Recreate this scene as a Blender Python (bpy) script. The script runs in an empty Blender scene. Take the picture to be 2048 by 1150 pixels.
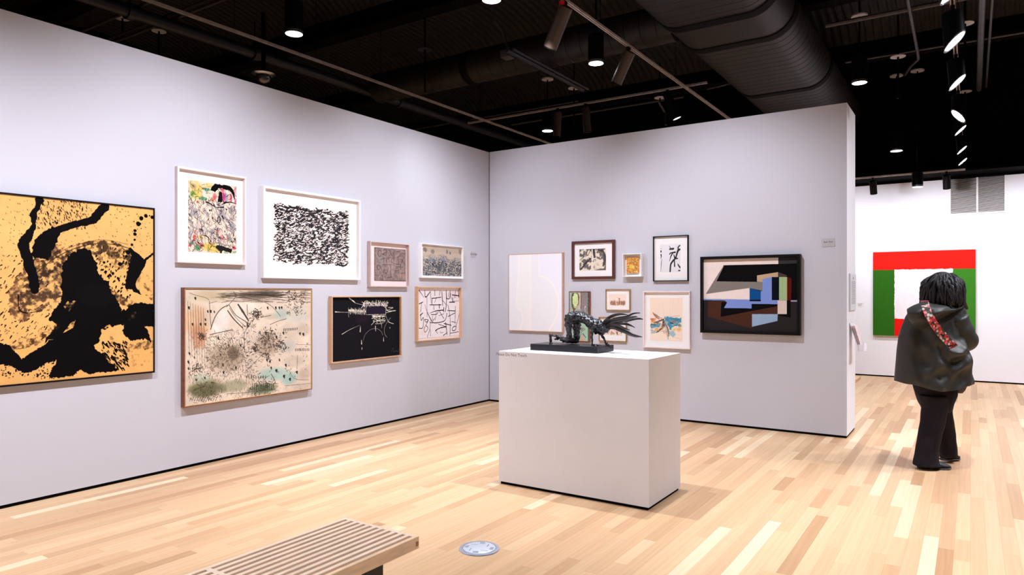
import bpy, bmesh, math, random
import numpy as np
from mathutils import Vector, Matrix
C = bpy.context.scene.collection
R = math.radians
random.seed(7)

# ---------------------------------------------------------------- camera
EYE = 1.57
FPX = 1385.0
YAW = R(33.57)
FW = Vector((-math.sin(YAW), math.cos(YAW), 0)); RT = Vector((math.cos(YAW), math.sin(YAW), 0)); UPV = Vector((0, 0, 1))
cd = bpy.data.cameras.new('camera'); cam = bpy.data.objects.new('camera', cd); C.objects.link(cam)
cam.location = (0, 0, EYE); cam.rotation_euler = (R(90), 0, YAW)
cd.sensor_width = 36.0; cd.lens = 36.0 * FPX / 2048; cd.shift_y = 13 / 2048; cd.clip_end = 100
bpy.context.scene.camera = cam
vs = bpy.context.scene.view_settings
vs.view_transform = 'Standard'; vs.look = 'None'; vs.gamma = 1; vs.exposure = 0.0; vs.use_curve_mapping = False
w = bpy.data.worlds.new('world'); bpy.context.scene.world = w; w.use_nodes = True
w.node_tree.nodes['Background'].inputs[0].default_value = (0.8, 0.85, 1, 1)
w.node_tree.nodes['Background'].inputs[1].default_value = 0.0
bpy.context.scene.cycles.max_bounces = 8
bpy.context.scene.cycles.diffuse_bounces = 5

def ray(px, py):
    return FW + RT * ((px - 1024) / FPX) + UPV * (-(py - 588) / FPX)
def onZ(px, py, z):
    d = ray(px, py); t = (z - EYE) / d.z; return Vector((d.x * t, d.y * t, z))
def onX(px, py, x):
    d = ray(px, py); t = x / d.x; return Vector((x, d.y * t, EYE + d.z * t))
def onY(px, py, y):
    d = ray(px, py); t = y / d.y; return Vector((d.x * t, y, EYE + d.z * t))
def proj(p):
    p = Vector(p); d = p.dot(FW); return 1024 + FPX * p.dot(RT) / d, 588 - FPX * (p.z - EYE) / d

# ---------------------------------------------------------------- lights
XL, YB, XE, YF, WH = -5.9, 8.28, -1.13, 14.87, 3.65
COOL = (0.96, 0.965, 1.04)
WARM = (1.0, 0.945, 0.90)
def spot(p, aim, power, size=75, blend=1.0, col=COOL, rad=0.07, parent=None):
    l = bpy.data.lights.new('spot_light', 'SPOT'); l.energy = power; l.spot_size = R(size); l.spot_blend = blend
    l.color = col; l.shadow_soft_size = rad
    o = bpy.data.objects.new('spot_light', l); C.objects.link(o)
    o.location = p; o.rotation_euler = (Vector(aim) - Vector(p)).to_track_quat('-Z', 'Y').to_euler()
    return o
for y, pw in ((-2.6, 1), (.5, 1.25), (3.3, 1.08), (6.0, .84)):   # wall washers on the track facing the left wall
    spot((-3.5, y, 4.3), (XL, y + .25, .5), 530 * pw, 104, rad=.035)
for x, pw in ((-4.9, .80), (-2.5, 1.28), (-1.6, .05)):                            # washers facing the back partition
    spot((x - .25, 5.5, 4.35), (x, YB, 1.75), 330 * pw, 76, rad=.04)
for p, aim, pw in (((-3.05, 4.75, 4.4), (-2.9, 5.0, 1.1), 480), ((-2.15, 5.3, 4.4), (-2.4, 5.05, 1.1), 480)):   # sculpture accents
    spot(p, aim, pw, 80, .8, rad=.035)
for p, aim, pw in (((-3.6, -.6, 4.4), (-2.6, 4.72, .85), 480), ((-.2, .6, 4.4), (-2.2, 4.9, .85), 240)):       # added fill lights behind the viewer, brightening the pedestal front
    spot(p, aim, pw, 36)
spot((.9, 1.3, 4.4), (-2.4, 1.9, .4), 260, 34)  # fill light added from the right to brighten the bench side
spot((-2.7, 1.2, 4.4), (-2.45, 1.9, .4), 230, 30)  # narrow fill light added overhead to brighten the bench top
for x, y, pw in ((-4.0, 1.6, 140), (-3.98, -1, 130), (-.9, 2.2, 130), (.1, 6.6, 320), (1.2, 5.0, 860), (1.2, 2.6, 820), (1.6, 8.0, 760), (-1.0, 10.68, 420), (1.4, 10.7, 520), (1.4, 13.0, 260), (-1.27, 12.8, 240), (-1.3, -.5, 150), (1.4, -.5, 240)):
    spot((x, y, 4.46), (x, y, 0), pw, 84 if y < 9 else 105, 1.0, WARM if x < -1.2 else COOL, .06)
for x in (-2.0, -.6, .8, 2.2):                                                             # washers on the low far track
    spot((x, 13.45, 3.32), (x + .1, YF, 2.35), 102, 122, rad=.04)
for x in (-1.2, .6, 2.4):
    spot((x, 10.6, 4.45), (x, YF, .9), 260, 52)
for y in (7.5, 9.5):
    spot((2.2, y, 4.3), (XE, y - .4, 1.7), 330, 70)
for x, y in ((-10.3, 5.0), (-8.7, 2.6), (-8.7, 5.7), (-8.7, 8.6), (-6.36, 10.7), (-4, 11.5)):             # lamps of the neighbouring rooms
    spot((x, y, 4.46), (x, y, 0), 300, 110, 1.0, WARM, .09)

# ---------------------------------------------------------------- material helpers
MATS = {}
def mat(name, col, rough=.6, metal=0., spec=.5, bump=0., bscale=40., var=0., vscale=8., coat=0., emit=None, estr=0., stretch=None):
    if name in MATS: return MATS[name]
    m = bpy.data.materials.new(name); m.use_nodes = True; nt = m.node_tree; n = nt.nodes; L = nt.links
    b = n['Principled BSDF']; b.inputs['Roughness'].default_value = rough; b.inputs['Metallic'].default_value = metal
    b.inputs['Specular IOR Level'].default_value = spec; b.inputs['Coat Weight'].default_value = coat
    c4 = (*col, 1); b.inputs['Base Color'].default_value = c4
    tc = n.new('ShaderNodeTexCoord'); mp = n.new('ShaderNodeMapping'); L.new(tc.outputs['Object'], mp.inputs['Vector'])
    if stretch: mp.inputs['Scale'].default_value = stretch
    nz = n.new('ShaderNodeTexNoise'); nz.inputs['Scale'].default_value = vscale; nz.inputs['Detail'].default_value = 5; L.new(mp.outputs[0], nz.inputs['Vector'])
    rp = n.new('ShaderNodeValToRGB'); v = var
    rp.color_ramp.elements[0].position = .3; rp.color_ramp.elements[1].position = .7
    rp.color_ramp.elements[0].color = (*[max(0, k * (1 - v)) for k in col], 1); rp.color_ramp.elements[1].color = (*[min(1, k * (1 + v)) for k in col], 1)
    L.new(nz.outputs['Fac'], rp.inputs[0]); L.new(rp.outputs[0], b.inputs['Base Color'])
    if bump:
        n2 = n.new('ShaderNodeTexNoise'); n2.inputs['Scale'].default_value = bscale; n2.inputs['Detail'].default_value = 4; L.new(mp.outputs[0], n2.inputs['Vector'])
        bp = n.new('ShaderNodeBump'); bp.inputs['Strength'].default_value = bump; bp.inputs['Distance'].default_value = .01
        L.new(n2.outputs['Fac'], bp.inputs['Height']); L.new(bp.outputs[0], b.inputs['Normal'])
    if emit: b.inputs['Emission Color'].default_value = (*emit, 1); b.inputs['Emission Strength'].default_value = estr
    MATS[name] = m; return m
def srgb(r, g, b):
    return tuple(((c / 255) / 12.92 if c / 255 <= .04045 else ((c / 255 + .055) / 1.055) ** 2.4) for c in (r, g, b))

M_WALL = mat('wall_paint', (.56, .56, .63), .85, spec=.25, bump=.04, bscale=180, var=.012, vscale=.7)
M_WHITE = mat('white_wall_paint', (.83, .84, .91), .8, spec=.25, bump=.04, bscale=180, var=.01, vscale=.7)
M_PED = mat('pedestal_paint', (.74, .725, .76), .7, spec=.3, bump=.03, bscale=150, var=.01)
M_BLACK = mat('black_recess', (.002, .002, .002), .9, spec=.05, var=.2)
M_CEIL = mat('sprayed_black_deck', (.0052, .0041, .0044), .6, spec=.3, bump=.8, bscale=60, var=.4, vscale=5)
M_BEAM = mat('fireproofed_black_beam', (.0030, .0026, .0028), .95, spec=.05, bump=1., bscale=45, var=.6, vscale=12)
M_DUCT = mat('painted_duct', (.012, .010, .0105), .5, spec=.3, var=.15, vscale=3)
M_BAND = mat('duct_band_black', (.0015, .0015, .0016), .7, spec=.1, var=.2)
M_PIPE = mat('painted_pipe', (.012, .012, .022), .45, spec=.4, var=.3, vscale=6)
M_COND = mat('grey_conduit', (.06, .052, .056), .45, metal=.3, spec=.4, var=.25, vscale=14)
M_TRACK = mat('track_metal', (.55, .48, .46), .4, metal=.4, spec=.5, var=.2, vscale=14)
M_HEAD = mat('black_lamp_body', (.002, .002, .0026), .45, spec=.12, var=.2)
M_HEADB = mat('glow_toned_lamp_body', (.05, .033, .025), .4, spec=.4, var=.15)  # orange-brown glow on these lamp bodies is put into their colour
M_DISC = mat('pale_canopy_plate', (.42, .41, .45), .5, spec=.3, var=.06)
M_GLOW = mat('lamp_lens', (1, 1, 1), .3, emit=(1, .97, 1), estr=9, var=0)
M_RIM = mat('silvered_rim', (.55, .58, .66), .2, metal=.9, var=.05)

# ---------------------------------------------------------------- mesh builder
ORG = {}
class MB:
    def __init__(s): s.v = []; s.f = []
    def add(s, vs, fs):
        k = len(s.v); s.v += [tuple(p) for p in vs]; s.f += [tuple(i + k for i in f) for f in fs]; return s
    def box(s, lo, hi, M=None):
        (a, b, c), (d, e, g) = lo, hi
        vs = [(a, b, c), (d, b, c), (d, e, c), (a, e, c), (a, b, g), (d, b, g), (d, e, g), (a, e, g)]
        if M: vs = [M @ Vector(p) for p in vs]
        return s.add(vs, [(0, 3, 2, 1), (4, 5, 6, 7), (0, 1, 5, 4), (1, 2, 6, 5), (2, 3, 7, 6), (3, 0, 4, 7)])
    def bbox(s, lo, hi, c=.003):
        (a, b, z0), (d, e, z1) = lo, hi; n = len(s.v)
        vs = []
        for z, k in ((z0, c), (z0 + c, 0), (z1 - c, 0), (z1, c)):
            vs += [(a + k, b + k, z), (d - k, b + k, z), (d - k, e - k, z), (a + k, e - k, z)]
        fs = [(3, 2, 1, 0), (12, 13, 14, 15)]
        for r in range(3):
            for i in range(4):
                j = (i + 1) % 4; fs.append((r * 4 + i, r * 4 + j, r * 4 + 4 + j, r * 4 + 4 + i))
        return s.add(vs, fs)
    def ring(s, rings, cap0=True, cap1=True, close=False):
        n = len(rings[0]); vs = [p for r in rings for p in r]; fs = []
        m = len(rings)
        for i in range(m - 1 + (1 if close else 0)):
            for j in range(n):
                a, b = i * n + j, i * n + (j + 1) % n; i2 = (i + 1) % m
                fs.append((a, b, i2 * n + (j + 1) % n, i2 * n + j))
        if not close:
            if cap0: fs.append(tuple(range(n - 1, -1, -1)))
            if cap1: fs.append(tuple((m - 1) * n + j for j in range(n)))
        return s.add(vs, fs)
    def tube(s, pts, rad, n=10, caps=True, flat=1.0, up=None, round_ends=False):
        pts = [Vector(p) for p in pts]
        if not hasattr(rad, '__len__'): rad = [rad] * len(pts)
        rad = list(rad)
        if round_ends:
            d0 = (pts[0] - pts[1]).normalized(); d1 = (pts[-1] - pts[-2]).normalized()
            r0, r1 = rad[0], rad[-1]
            pts = [pts[0] + d0 * r0 * .95, pts[0] + d0 * r0 * .6] + pts + [pts[-1] + d1 * r1 * .6, pts[-1] + d1 * r1 * .95]
            rad = [r0 * .3, r0 * .8] + rad + [r1 * .8, r1 * .3]
        ref = Vector(up) if up else None
        rings = []; prev = None
        for i, p in enumerate(pts):
            t = (pts[min(i + 1, len(pts) - 1)] - pts[max(i - 1, 0)]).normalized()
            if prev is None:
                q = ref if ref else (Vector((0, 0, 1)) if abs(t.z) < .9 else Vector((1, 0, 0)))
                a = t.cross(q).normalized()
            else: a = (prev - t * prev.dot(t)).normalized()
            prev = a; b = t.cross(a)
            rings.append([p + a * math.cos(k * 2 * math.pi / n) * rad[i] + b * math.sin(k * 2 * math.pi / n) * rad[i] * flat for k in range(n)])
        return s.ring(rings, caps, caps)
    def cyl(s, p0, p1, r0, r1=None, n=20): return s.tube([p0, p1], [r0, r0 if r1 is None else r1], n)
    def ell(s, c, r, n=16, m=10, M=None):
        c = Vector(c); rings = []
        for i in range(m + 1):
            t = math.pi * i / m; st = max(math.sin(t), .02)
            ring = [Vector((r[0] * st * math.cos(2 * math.pi * k / n), r[1] * st * math.sin(2 * math.pi * k / n), -r[2] * math.cos(t))) for k in range(n)]
            rings.append([c + ((M @ p) if M else p) for p in ring])
        return s.ring(rings)
    def build(s, name, m, parent=None, smooth=0, org=None):
        o_ = ORG.get(parent.name, Vector()) if parent else (Vector(org) if org else Vector())
        me = bpy.data.meshes.new(name)
        me.from_pydata([(x - o_.x, y - o_.y, z - o_.z) for x, y, z in s.v], [], s.f)
        if m: me.materials.append(m)
        bm = bmesh.new(); bm.from_mesh(me); bmesh.ops.recalc_face_normals(bm, faces=bm.faces); bm.to_mesh(me); bm.free()
        if smooth:
            me.shade_smooth(); me.set_sharp_from_angle(angle=R(smooth))
        o = bpy.data.objects.new(name, me); C.objects.link(o)
        if parent: o.parent = parent
        else: o.location = o_
        ORG[o.name] = o_.copy()
        return o
def tag(o, label=None, cat=None, group=None, kind=None):
    if label: o['label'] = label
    if cat: o['category'] = cat
    if group: o['group'] = group
    if kind: o['kind'] = kind
    return o
def thing(name, org, label, cat, group=None):
    o = bpy.data.objects.new(name, None); C.objects.link(o); o.location = org; o.empty_display_size = .1
    ORG[o.name] = Vector(org); return tag(o, label, cat, group)
def struct(o): o['kind'] = 'structure'; return o
def copy_tree(o, parent=None):
    c = o.copy(); C.objects.link(c); c.parent = parent; ORG[c.name] = ORG.get(o.name, Vector()).copy()
    for ch in list(o.children): copy_tree(ch, c)
    return c

# ---------------------------------------------------------------- room shell
XR, YN, XW, YFF, ZT = 6.5, -7.0, -12.5, 19.5, 6.3
fl = struct(MB().box((XW, YN - .5, -.3), (XR + .3, YFF, -.012)).build('floor', M_BLACK))
def wallbox(name, lo, hi, m=M_WALL, gap=.026):
    o = struct(MB().box((lo[0], lo[1], gap), hi).build(name, m))
    ORG[o.name] = Vector()
    MB().box((lo[0] + .006, lo[1] + .006, 0), (hi[0] - .006, hi[1] - .006, gap)).build('reveal', M_BLACK, o)
    return o
wall_l = wallbox('wall_left', (XL - .3, YN + .2, 0), (XL, YB + .64, WH))
struct(MB().box((XL - .1, YB + .004, 0), (XL + .02, YB + .3, WH - .001)).build('trim_1', M_BLACK))
wall_b = wallbox('wall_back', (XL + .011, YB, 0), (XE, YB + .64, WH))
def face(x, y0, y1): pass
wall_f = wallbox('wall_far', (XW + .2, YF, 0), (XR, YF + .25, WH), M_WHITE)
struct(MB().box((XR, YN, 0), (XR + .3, YFF, WH)).build('wall_right', M_WHITE))
struct(MB().box((XW, YN - .3, 0), (XR + .3, YN, WH)).build('wall_near', M_WHITE))
cl = struct(MB().box((XW - .3, YN - .5, ZT), (XR + .5, YFF + .3, ZT + .2)).build('ceiling', M_BLACK))
for nm, lo, hi in (('wall_upper_right', (XR + .02, YN, WH), (XR + .3, YFF, ZT)), ('wall_upper_near', (XW, YN - .3, WH), (XR + .3, YN - .02, ZT)),
                   ('wall_upper_far', (XW, YF + 1.9, 0), (XR + .3, YF + 2.1, ZT)), ('wall_outer_left', (XW - .2, YN - .3, 0), (XW, YFF, ZT))):
    struct(MB().box(lo, hi).build(nm, M_BLACK))
# end face of the partition has a paler colour than its long sides
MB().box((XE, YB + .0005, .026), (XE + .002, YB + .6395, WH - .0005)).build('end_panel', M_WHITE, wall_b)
# ceiling: beams along X, corrugated vault deck between them
NB = 9; SP = 2.75; Y0 = YN + .6
for i in range(NB + 1):
    y = Y0 + i * SP
    if y > YFF: break
    mb = MB(); mb.box((XW, y - .045, 5.5), (XR, y + .045, 5.82)); mb.box((XW, y - .12, 5.46), (XR, y + .12, 5.5)); mb.box((XW, y - .12, 5.82), (XR, y + .12, 5.86))
    mb.build('beam', M_BEAM, cl)
base = None
for i in range(NB):
    y0 = Y0 + i * SP + .1; y1 = Y0 + (i + 1) * SP - .1
    if i == 0:
        nx = int((XR - XW) / .03); na = 14; mb = MB(); vs_ = []
        for a in range(na + 1):
            th = math.pi * (.08 + .84 * a / na)
            for k in range(nx):
                x = XW + k * .03; co = [0, .018, .018, 0][k % 4] if True else 0
                rr = 1 - co / .4
                vs_.append((x, (y0 + y1) / 2 - math.cos(th) * (y1 - y0) / 2 * 1.03 * (1 - co * .5), 5.62 + math.sin(th) * (.46 - co)))
        fs_ = [(a * nx + k, a * nx + k + 1, (a + 1) * nx + k + 1, (a + 1) * nx + k) for a in range(na) for k in range(nx - 1)]
        base = mb.add(vs_, fs_).build('vault_panel', M_CEIL, cl)
    else:
        o = base.copy(); C.objects.link(o); o.location.y = i * SP

# ---------------------------------------------------------------- floor planks
def plank_mat(name, use_attr):
    m = bpy.data.materials.new(name); m.use_nodes = True; nt = m.node_tree; n = nt.nodes; L = nt.links; b = n['Principled BSDF']
    if use_attr:
        a = n.new('ShaderNodeVertexColor'); a.layer_name = 'tone'; src = a.outputs['Color']
    else:
        a = n.new('ShaderNodeObjectInfo'); src = a.outputs['Color']
    sep = n.new('ShaderNodeSeparateColor'); L.new(src, sep.inputs[0])
    rp = n.new('ShaderNodeValToRGB'); L.new(sep.outputs[0], rp.inputs[0]); cr = rp.color_ramp
    stops = [(0., (.43, .25, .125)), (.18, (.52, .32, .17)), (.5, (.615, .41, .23)), (.82, (.685, .485, .285)), (1., (.80, .63, .42))]
    cr.elements[0].position = 0; cr.elements[0].color = (*stops[0][1], 1); cr.elements[1].position = 1; cr.elements[1].color = (*stops[-1][1], 1)
    for p, c in stops[1:-1]:
        e = cr.elements.new(p); e.color = (*c, 1)
    geo = n.new('ShaderNodeNewGeometry'); mp = n.new('ShaderNodeMapping'); mp.inputs['Scale'].default_value = (34, 1.0, 1)
    off = n.new('ShaderNodeVectorMath'); off.operation = 'MULTIPLY_ADD'; off.inputs[1].default_value = (37, 53, 11)
    L.new(src, off.inputs[0]); L.new(geo.outputs['Position'], off.inputs[2]); L.new(off.outputs[0], mp.inputs['Vector'])
    w1 = n.new('ShaderNodeTexNoise'); w1.inputs['Scale'].default_value = 1.6; w1.inputs['Detail'].default_value = 6; w1.inputs['Distortion'].default_value = 1.2; L.new(mp.outputs[0], w1.inputs['Vector'])
    mp2 = n.new('ShaderNodeMapping'); mp2.inputs['Scale'].default_value = (7, .55, 1); L.new(off.outputs[0], mp2.inputs['Vector'])
    wv = n.new('ShaderNodeTexWave'); wv.inputs['Scale'].default_value = 1.1; wv.inputs['Distortion'].default_value = 9; wv.inputs['Detail'].default_value = 3; L.new(mp2.outputs[0], wv.inputs['Vector'])
    mr = n.new('ShaderNodeMapRange'); mr.inputs[1].default_value = .35; mr.inputs[2].default_value = .7; mr.inputs[3].default_value = .95; mr.inputs[4].default_value = 1.04; L.new(w1.outputs['Fac'], mr.inputs[0])
    mr2 = n.new('ShaderNodeMapRange'); mr2.inputs[3].default_value = .965; mr2.inputs[4].default_value = 1.025; L.new(wv.outputs['Fac'], mr2.inputs[0])
    mu = n.new('ShaderNodeMath'); mu.operation = 'MULTIPLY'; L.new(mr.outputs[0], mu.inputs[0]); L.new(mr2.outputs[0], mu.inputs[1])
    cm = n.new('ShaderNodeVectorMath'); cm.operation = 'SCALE'; L.new(rp.outputs[0], cm.inputs[0]); L.new(mu.outputs[0], cm.inputs['Scale'])
    hs = n.new('ShaderNodeMix'); hs.data_type = 'RGBA'; hs.blend_type = 'MULTIPLY'; hs.inputs[7].default_value = (1.03, .965, .98, 1)
    L.new(sep.outputs[2], hs.inputs[0]); L.new(cm.outputs[0], hs.inputs[6]); L.new(hs.outputs[2], b.inputs['Base Color'])
    b.inputs['Roughness'].default_value = .38; b.inputs['Specular IOR Level'].default_value = .35
    return m
MP1 = plank_mat('oak_plank', False); MP2 = plank_mat('oak_plank_merged', True)
rng = random.Random(3); PW = .083
rows = []; planks = []
x = XL + .0; nx0 = -int((x - (XW + .3)) / PW)
for i in range(-76, int((XR - XL) / PW) + 1):
    x0 = XL + i * PW; y = YN - rng.random() * 1.2
    while y < YF + .3:
        L_ = rng.choice([.45, .6, .8, 1.0, 1.2, 1.4, 1.7, 2.0]) * rng.uniform(.9, 1.1)
        t = min(1, max(0, rng.gauss(.5, .17)));  
        if rng.random() < .06: t = rng.uniform(.9, 1)
        if rng.random() < .10: t = rng.uniform(.05, .25)
        planks.append((x0, y, L_, t, rng.random(), rng.random())); y += L_
def vis_area(p):
    x0, y0, L_, *_ = p; y1 = y0 + L_; n = 5; tot = 0
    for k in range(n):
        yy = y0 + (k + .5) * L_ / n; c = Vector((x0 + PW / 2, yy, 0)); d = c.dot(FW)
        if d < 1.2: continue
        px, py = proj(c)
        if -30 < px < 2080 and py < 1165 and x0 >= XL - .04:
            if yy > YB and x0 < XE: continue
            if yy > YB + .6 and px < 1713: continue
            if 1001 < px < 1362 and py < 985: continue
            tot += (FPX / d) ** 2 * PW * (L_ / n) * EYE / d
    return tot
ar = sorted(((vis_area(p), i) for i, p in enumerate(planks)), reverse=True)
big = set(i for a, i in ar[:300])
c = .00035; T = .012
def plank_geo(x0, y0, L_, cy):
    g = .00012; a, b_, d, e = x0 + g, y0 + g, x0 + PW - g, y0 + L_ - g
    vs = [(a, b_, -T), (d, b_, -T), (d, e, -T), (a, e, -T), (a, b_, -c), (d, b_, -c), (d, e, -c), (a, e, -c), (a + c, b_ + cy, 0), (d - c, b_ + cy, 0), (d - c, e - cy, 0), (a + c, e - cy, 0)]
    fs = [(0, 1, 5, 4), (1, 2, 6, 5), (2, 3, 7, 6), (3, 0, 4, 7), (4, 5, 9, 8), (5, 6, 10, 9), (6, 7, 11, 10), (7, 4, 8, 11), (8, 9, 10, 11)]
    return vs, fs
me1 = MB().add(*plank_geo(-PW / 2, -.5, 1, c)).build('plank', MP1, fl)
first = True; mb = MB(); tones = []
for i, (x0, y0, L_, t, r1, r2) in enumerate(planks):
    if i in big:
        o = me1 if first else me1.copy()
        if not first: C.objects.link(o)
        first = False
        o.location = (x0 + PW / 2, y0 + L_ / 2, 0); o.scale = (1, L_, 1); o.color = (t, r1, r2, 1)
    else:
        v_, f_ = plank_geo(x0, y0, L_, c); mb.add(v_, f_); tones += [(t, r1, r2, 1)] * 12
o = mb.build('planks_beyond', MP2, fl); o.name = 'planking'; o['kind'] = 'stuff'
ca = o.data.color_attributes.new('tone', 'FLOAT_COLOR', 'POINT')
ca.data.foreach_set('color', np.array(tones, dtype=np.float32).ravel())
# ---------------------------------------------------------------- painting on canvases (flat art only)
class Art:
    """Flat picture on the plane axis=value; shapes are given in the pixels of a crop (origin, scale) of the view."""
    def __init__(s, axis, val, quad, res, col, seed=1):
        s.axis = axis; s.val = val
        P_ = [s.hit(*q) for q in quad]      # TL TR BR BL
        s.a0 = (P_[0][0] + P_[3][0]) / 2; s.a1 = (P_[1][0] + P_[2][0]) / 2
        s.z1 = (P_[0][1] + P_[1][1]) / 2; s.z0 = (P_[2][1] + P_[3][1]) / 2
        s.W = int((s.a1 - s.a0) * res); s.H = int((s.z1 - s.z0) * res); s.res = res
        s.im = np.empty((s.H, s.W, 3), np.float32); s.im[:] = np.array(col, np.float32) / 255
        s.rg = np.random.RandomState(seed); s.o = (0, 0, 1)
        s.nf = s.noise(max(s.W, s.H) / 14); s.nc = s.noise(max(s.W, s.H) / 18); s.nw = s.noise(5)
        s.k = res / (FPX / 8.0)             # canvas pixels per photo pixel, roughly
    def hit(s, px, py):
        p = onX(px, py, s.val) if s.axis == 'X' else onY(px, py, s.val)
        return (p.y, p.z) if s.axis == 'X' else (p.x, p.z)
    def crop(s, ox, oy, sc):
        s.o = (ox, oy, sc)
        a = s.xy((0, 0)); 
        return s
    def xy(s, p):
        a, z = s.hit(s.o[0] + p[0] / s.o[2], s.o[1] + p[1] / s.o[2])
        return ((a - s.a0) * s.res, (s.z1 - z) * s.res)
    def sc(s, p):
        q = s.xy(p); q2 = s.xy((p[0], p[1] + 10)); return abs(q2[1] - q[1]) / 10
    def noise(s, cells, asp=1.0, octv=4):
        out = np.zeros((s.H, s.W), np.float32); amp = 1; tot = 0
        for k in range(octv):
            gh = max(2, int(cells * s.H / max(s.W, s.H) * asp)) + 2; gw = max(2, int(cells * s.W / max(s.W, s.H) / asp)) + 2
            g = s.rg.rand(gh, gw).astype(np.float32)
            yy = np.linspace(0, gh - 1.001, s.H); xx = np.linspace(0, gw - 1.001, s.W)
            yi = yy.astype(int); xi = xx.astype(int); fy = (yy - yi)[:, None]; fx = (xx - xi)[None]
            fy = fy * fy * (3 - 2 * fy); fx = fx * fx * (3 - 2 * fx)
            v = (g[yi][:, xi] * (1 - fx) + g[yi][:, xi + 1] * fx) * (1 - fy) + (g[yi + 1][:, xi] * (1 - fx) + g[yi + 1][:, xi + 1] * fx) * fy
            out += v * amp; tot += amp; amp *= .55; cells *= 2
        return (out / tot).astype(np.float32)
    def comp(s, y0, x0, m, col):
        h, w_ = m.shape; c = np.array(col, np.float32) / 255
        sub = s.im[y0:y0 + h, x0:x0 + w_]; sub += (c - sub) * m[..., None]
    def poly(s, pts, col, a=1., rough=0., raw=False, dry=0.):
        q = pts if raw else [s.xy(p) for p in pts]
        xs = [p[0] for p in q]; ys = [p[1] for p in q]; mg = int(rough * 2 + 2)
        x0 = max(0, int(min(xs)) - mg); x1 = min(s.W, int(max(xs)) + mg + 1); y0 = max(0, int(min(ys)) - mg); y1 = min(s.H, int(max(ys)) + mg + 1)
        if x1 <= x0 or y1 <= y0: return
        X = np.arange(x0, x1, dtype=np.float32)[None] + .5; Y = np.arange(y0, y1, dtype=np.float32)[:, None] + .5
        if rough:
            X = X + (s.nc[y0:y1, x0:x1] - .5) * rough * 3; Y = Y + (s.nf[y0:y1, x0:x1] - .5) * rough * 3
        else: X = np.broadcast_to(X, (y1 - y0, x1 - x0)); Y = np.broadcast_to(Y, (y1 - y0, x1 - x0))
        ins = np.zeros((y1 - y0, x1 - x0), bool); n = len(q)
        for i in range(n):
            ax, ay = q[i]; bx, by = q[(i + 1) % n]
            if ay == by: continue
            c_ = ((ay > Y) != (by > Y)) & (X < (bx - ax) * (Y - ay) / (by - ay) + ax); ins ^= c_
        m = ins.astype(np.float32) * a
        if dry: m = m * np.clip((s.nf[y0:y1, x0:x1] * .65 + s.nc[y0:y1, x0:x1] * .35 - dry) * 5, 0, 1)
        s.comp(y0, x0, m, col)
    def stroke(s, pts, w_, col, a=1., rough=0., dry=0., raw=False, smooth=True):
        if not hasattr(w_, '__len__'): w_ = [w_] * len(pts)
        if raw: q = [tuple(p) for p in pts]; ww = list(w_)
        else: q = [s.xy(p) for p in pts]; k = s.sc(pts[0]); ww = [x * k / 2 for x in w_]
        if smooth and len(q) > 2:
            Q = []; WW = []
            for i in range(len(q) - 1):
                p0, p1, p2, p3 = q[max(i - 1, 0)], q[i], q[i + 1], q[min(i + 2, len(q) - 1)]
                for t in (0, .25, .5, .75):
                    Q.append(tuple(.5 * (2 * p1[j] + (p2[j] - p0[j]) * t + (2 * p0[j] - 5 * p1[j] + 4 * p2[j] - p3[j]) * t * t + (3 * p1[j] - p0[j] - 3 * p2[j] + p3[j]) * t ** 3) for j in (0, 1)))
                    WW.append(ww[i] * (1 - t) + ww[i + 1] * t)
            Q.append(q[-1]); WW.append(ww[-1]); q, ww = Q, WW
        mx = max(ww) * (1 + rough) + 2
        x0 = max(0, int(min(p[0] for p in q) - mx)); x1 = min(s.W, int(max(p[0] for p in q) + mx) + 1)
        y0 = max(0, int(min(p[1] for p in q) - mx)); y1 = min(s.H, int(max(p[1] for p in q) + mx) + 1)
        if x1 <= x0 or y1 <= y0: return
        X = np.arange(x0, x1, dtype=np.float32)[None] + .5; Y = np.arange(y0, y1, dtype=np.float32)[:, None] + .5
        D = np.full((y1 - y0, x1 - x0), -1e9, np.float32)
        if len(q) == 1: q = q + q; ww = ww + ww
        for i in range(len(q) - 1):
            ax, ay = q[i]; bx, by = q[i + 1]; dx, dy = bx - ax, by - ay; L2 = dx * dx + dy * dy + 1e-6
            t = np.clip(((X - ax) * dx + (Y - ay) * dy) / L2, 0, 1)
            d = np.sqrt((X - ax - t * dx) ** 2 + (Y - ay - t * dy) ** 2)
            D = np.maximum(D, (ww[i] + (ww[i + 1] - ww[i]) * t) - d)
        if rough: D = D + (s.nf[y0:y1, x0:x1] - .5) * 2.2 * rough * max(ww)
        m = np.clip(D + .5, 0, 1) * a
        if dry: m = m * np.clip((s.nf[y0:y1, x0:x1] * .65 + s.nc[y0:y1, x0:x1] * .35 - dry) * 5, 0, 1)
        s.comp(y0, x0, m.astype(np.float32), col)
    def wash(s, p, rx, ry, col, a=.6, ang=0):
        cx, cy = s.xy(p); k = s.sc(p); rx *= k; ry *= k; e = 1.6
        x0 = max(0, int(cx - rx * e)); x1 = min(s.W, int(cx + rx * e)); y0 = max(0, int(cy - ry * e)); y1 = min(s.H, int(cy + ry * e))
        if x1 <= x0 or y1 <= y0: return
        X = (np.arange(x0, x1)[None] - cx); Y = (np.arange(y0, y1)[:, None] - cy)
        ca, sa = math.cos(ang), math.sin(ang); U = (X * ca + Y * sa) / rx; V = (-X * sa + Y * ca) / ry
        m = np.clip(1.25 - (U * U + V * V) + (s.nw[y0:y1, x0:x1] - .5) * 1.5 + (s.nc[y0:y1, x0:x1] - .5) * .9, 0, 1)
        s.comp(y0, x0, (m * a).astype(np.float32), col)
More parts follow.
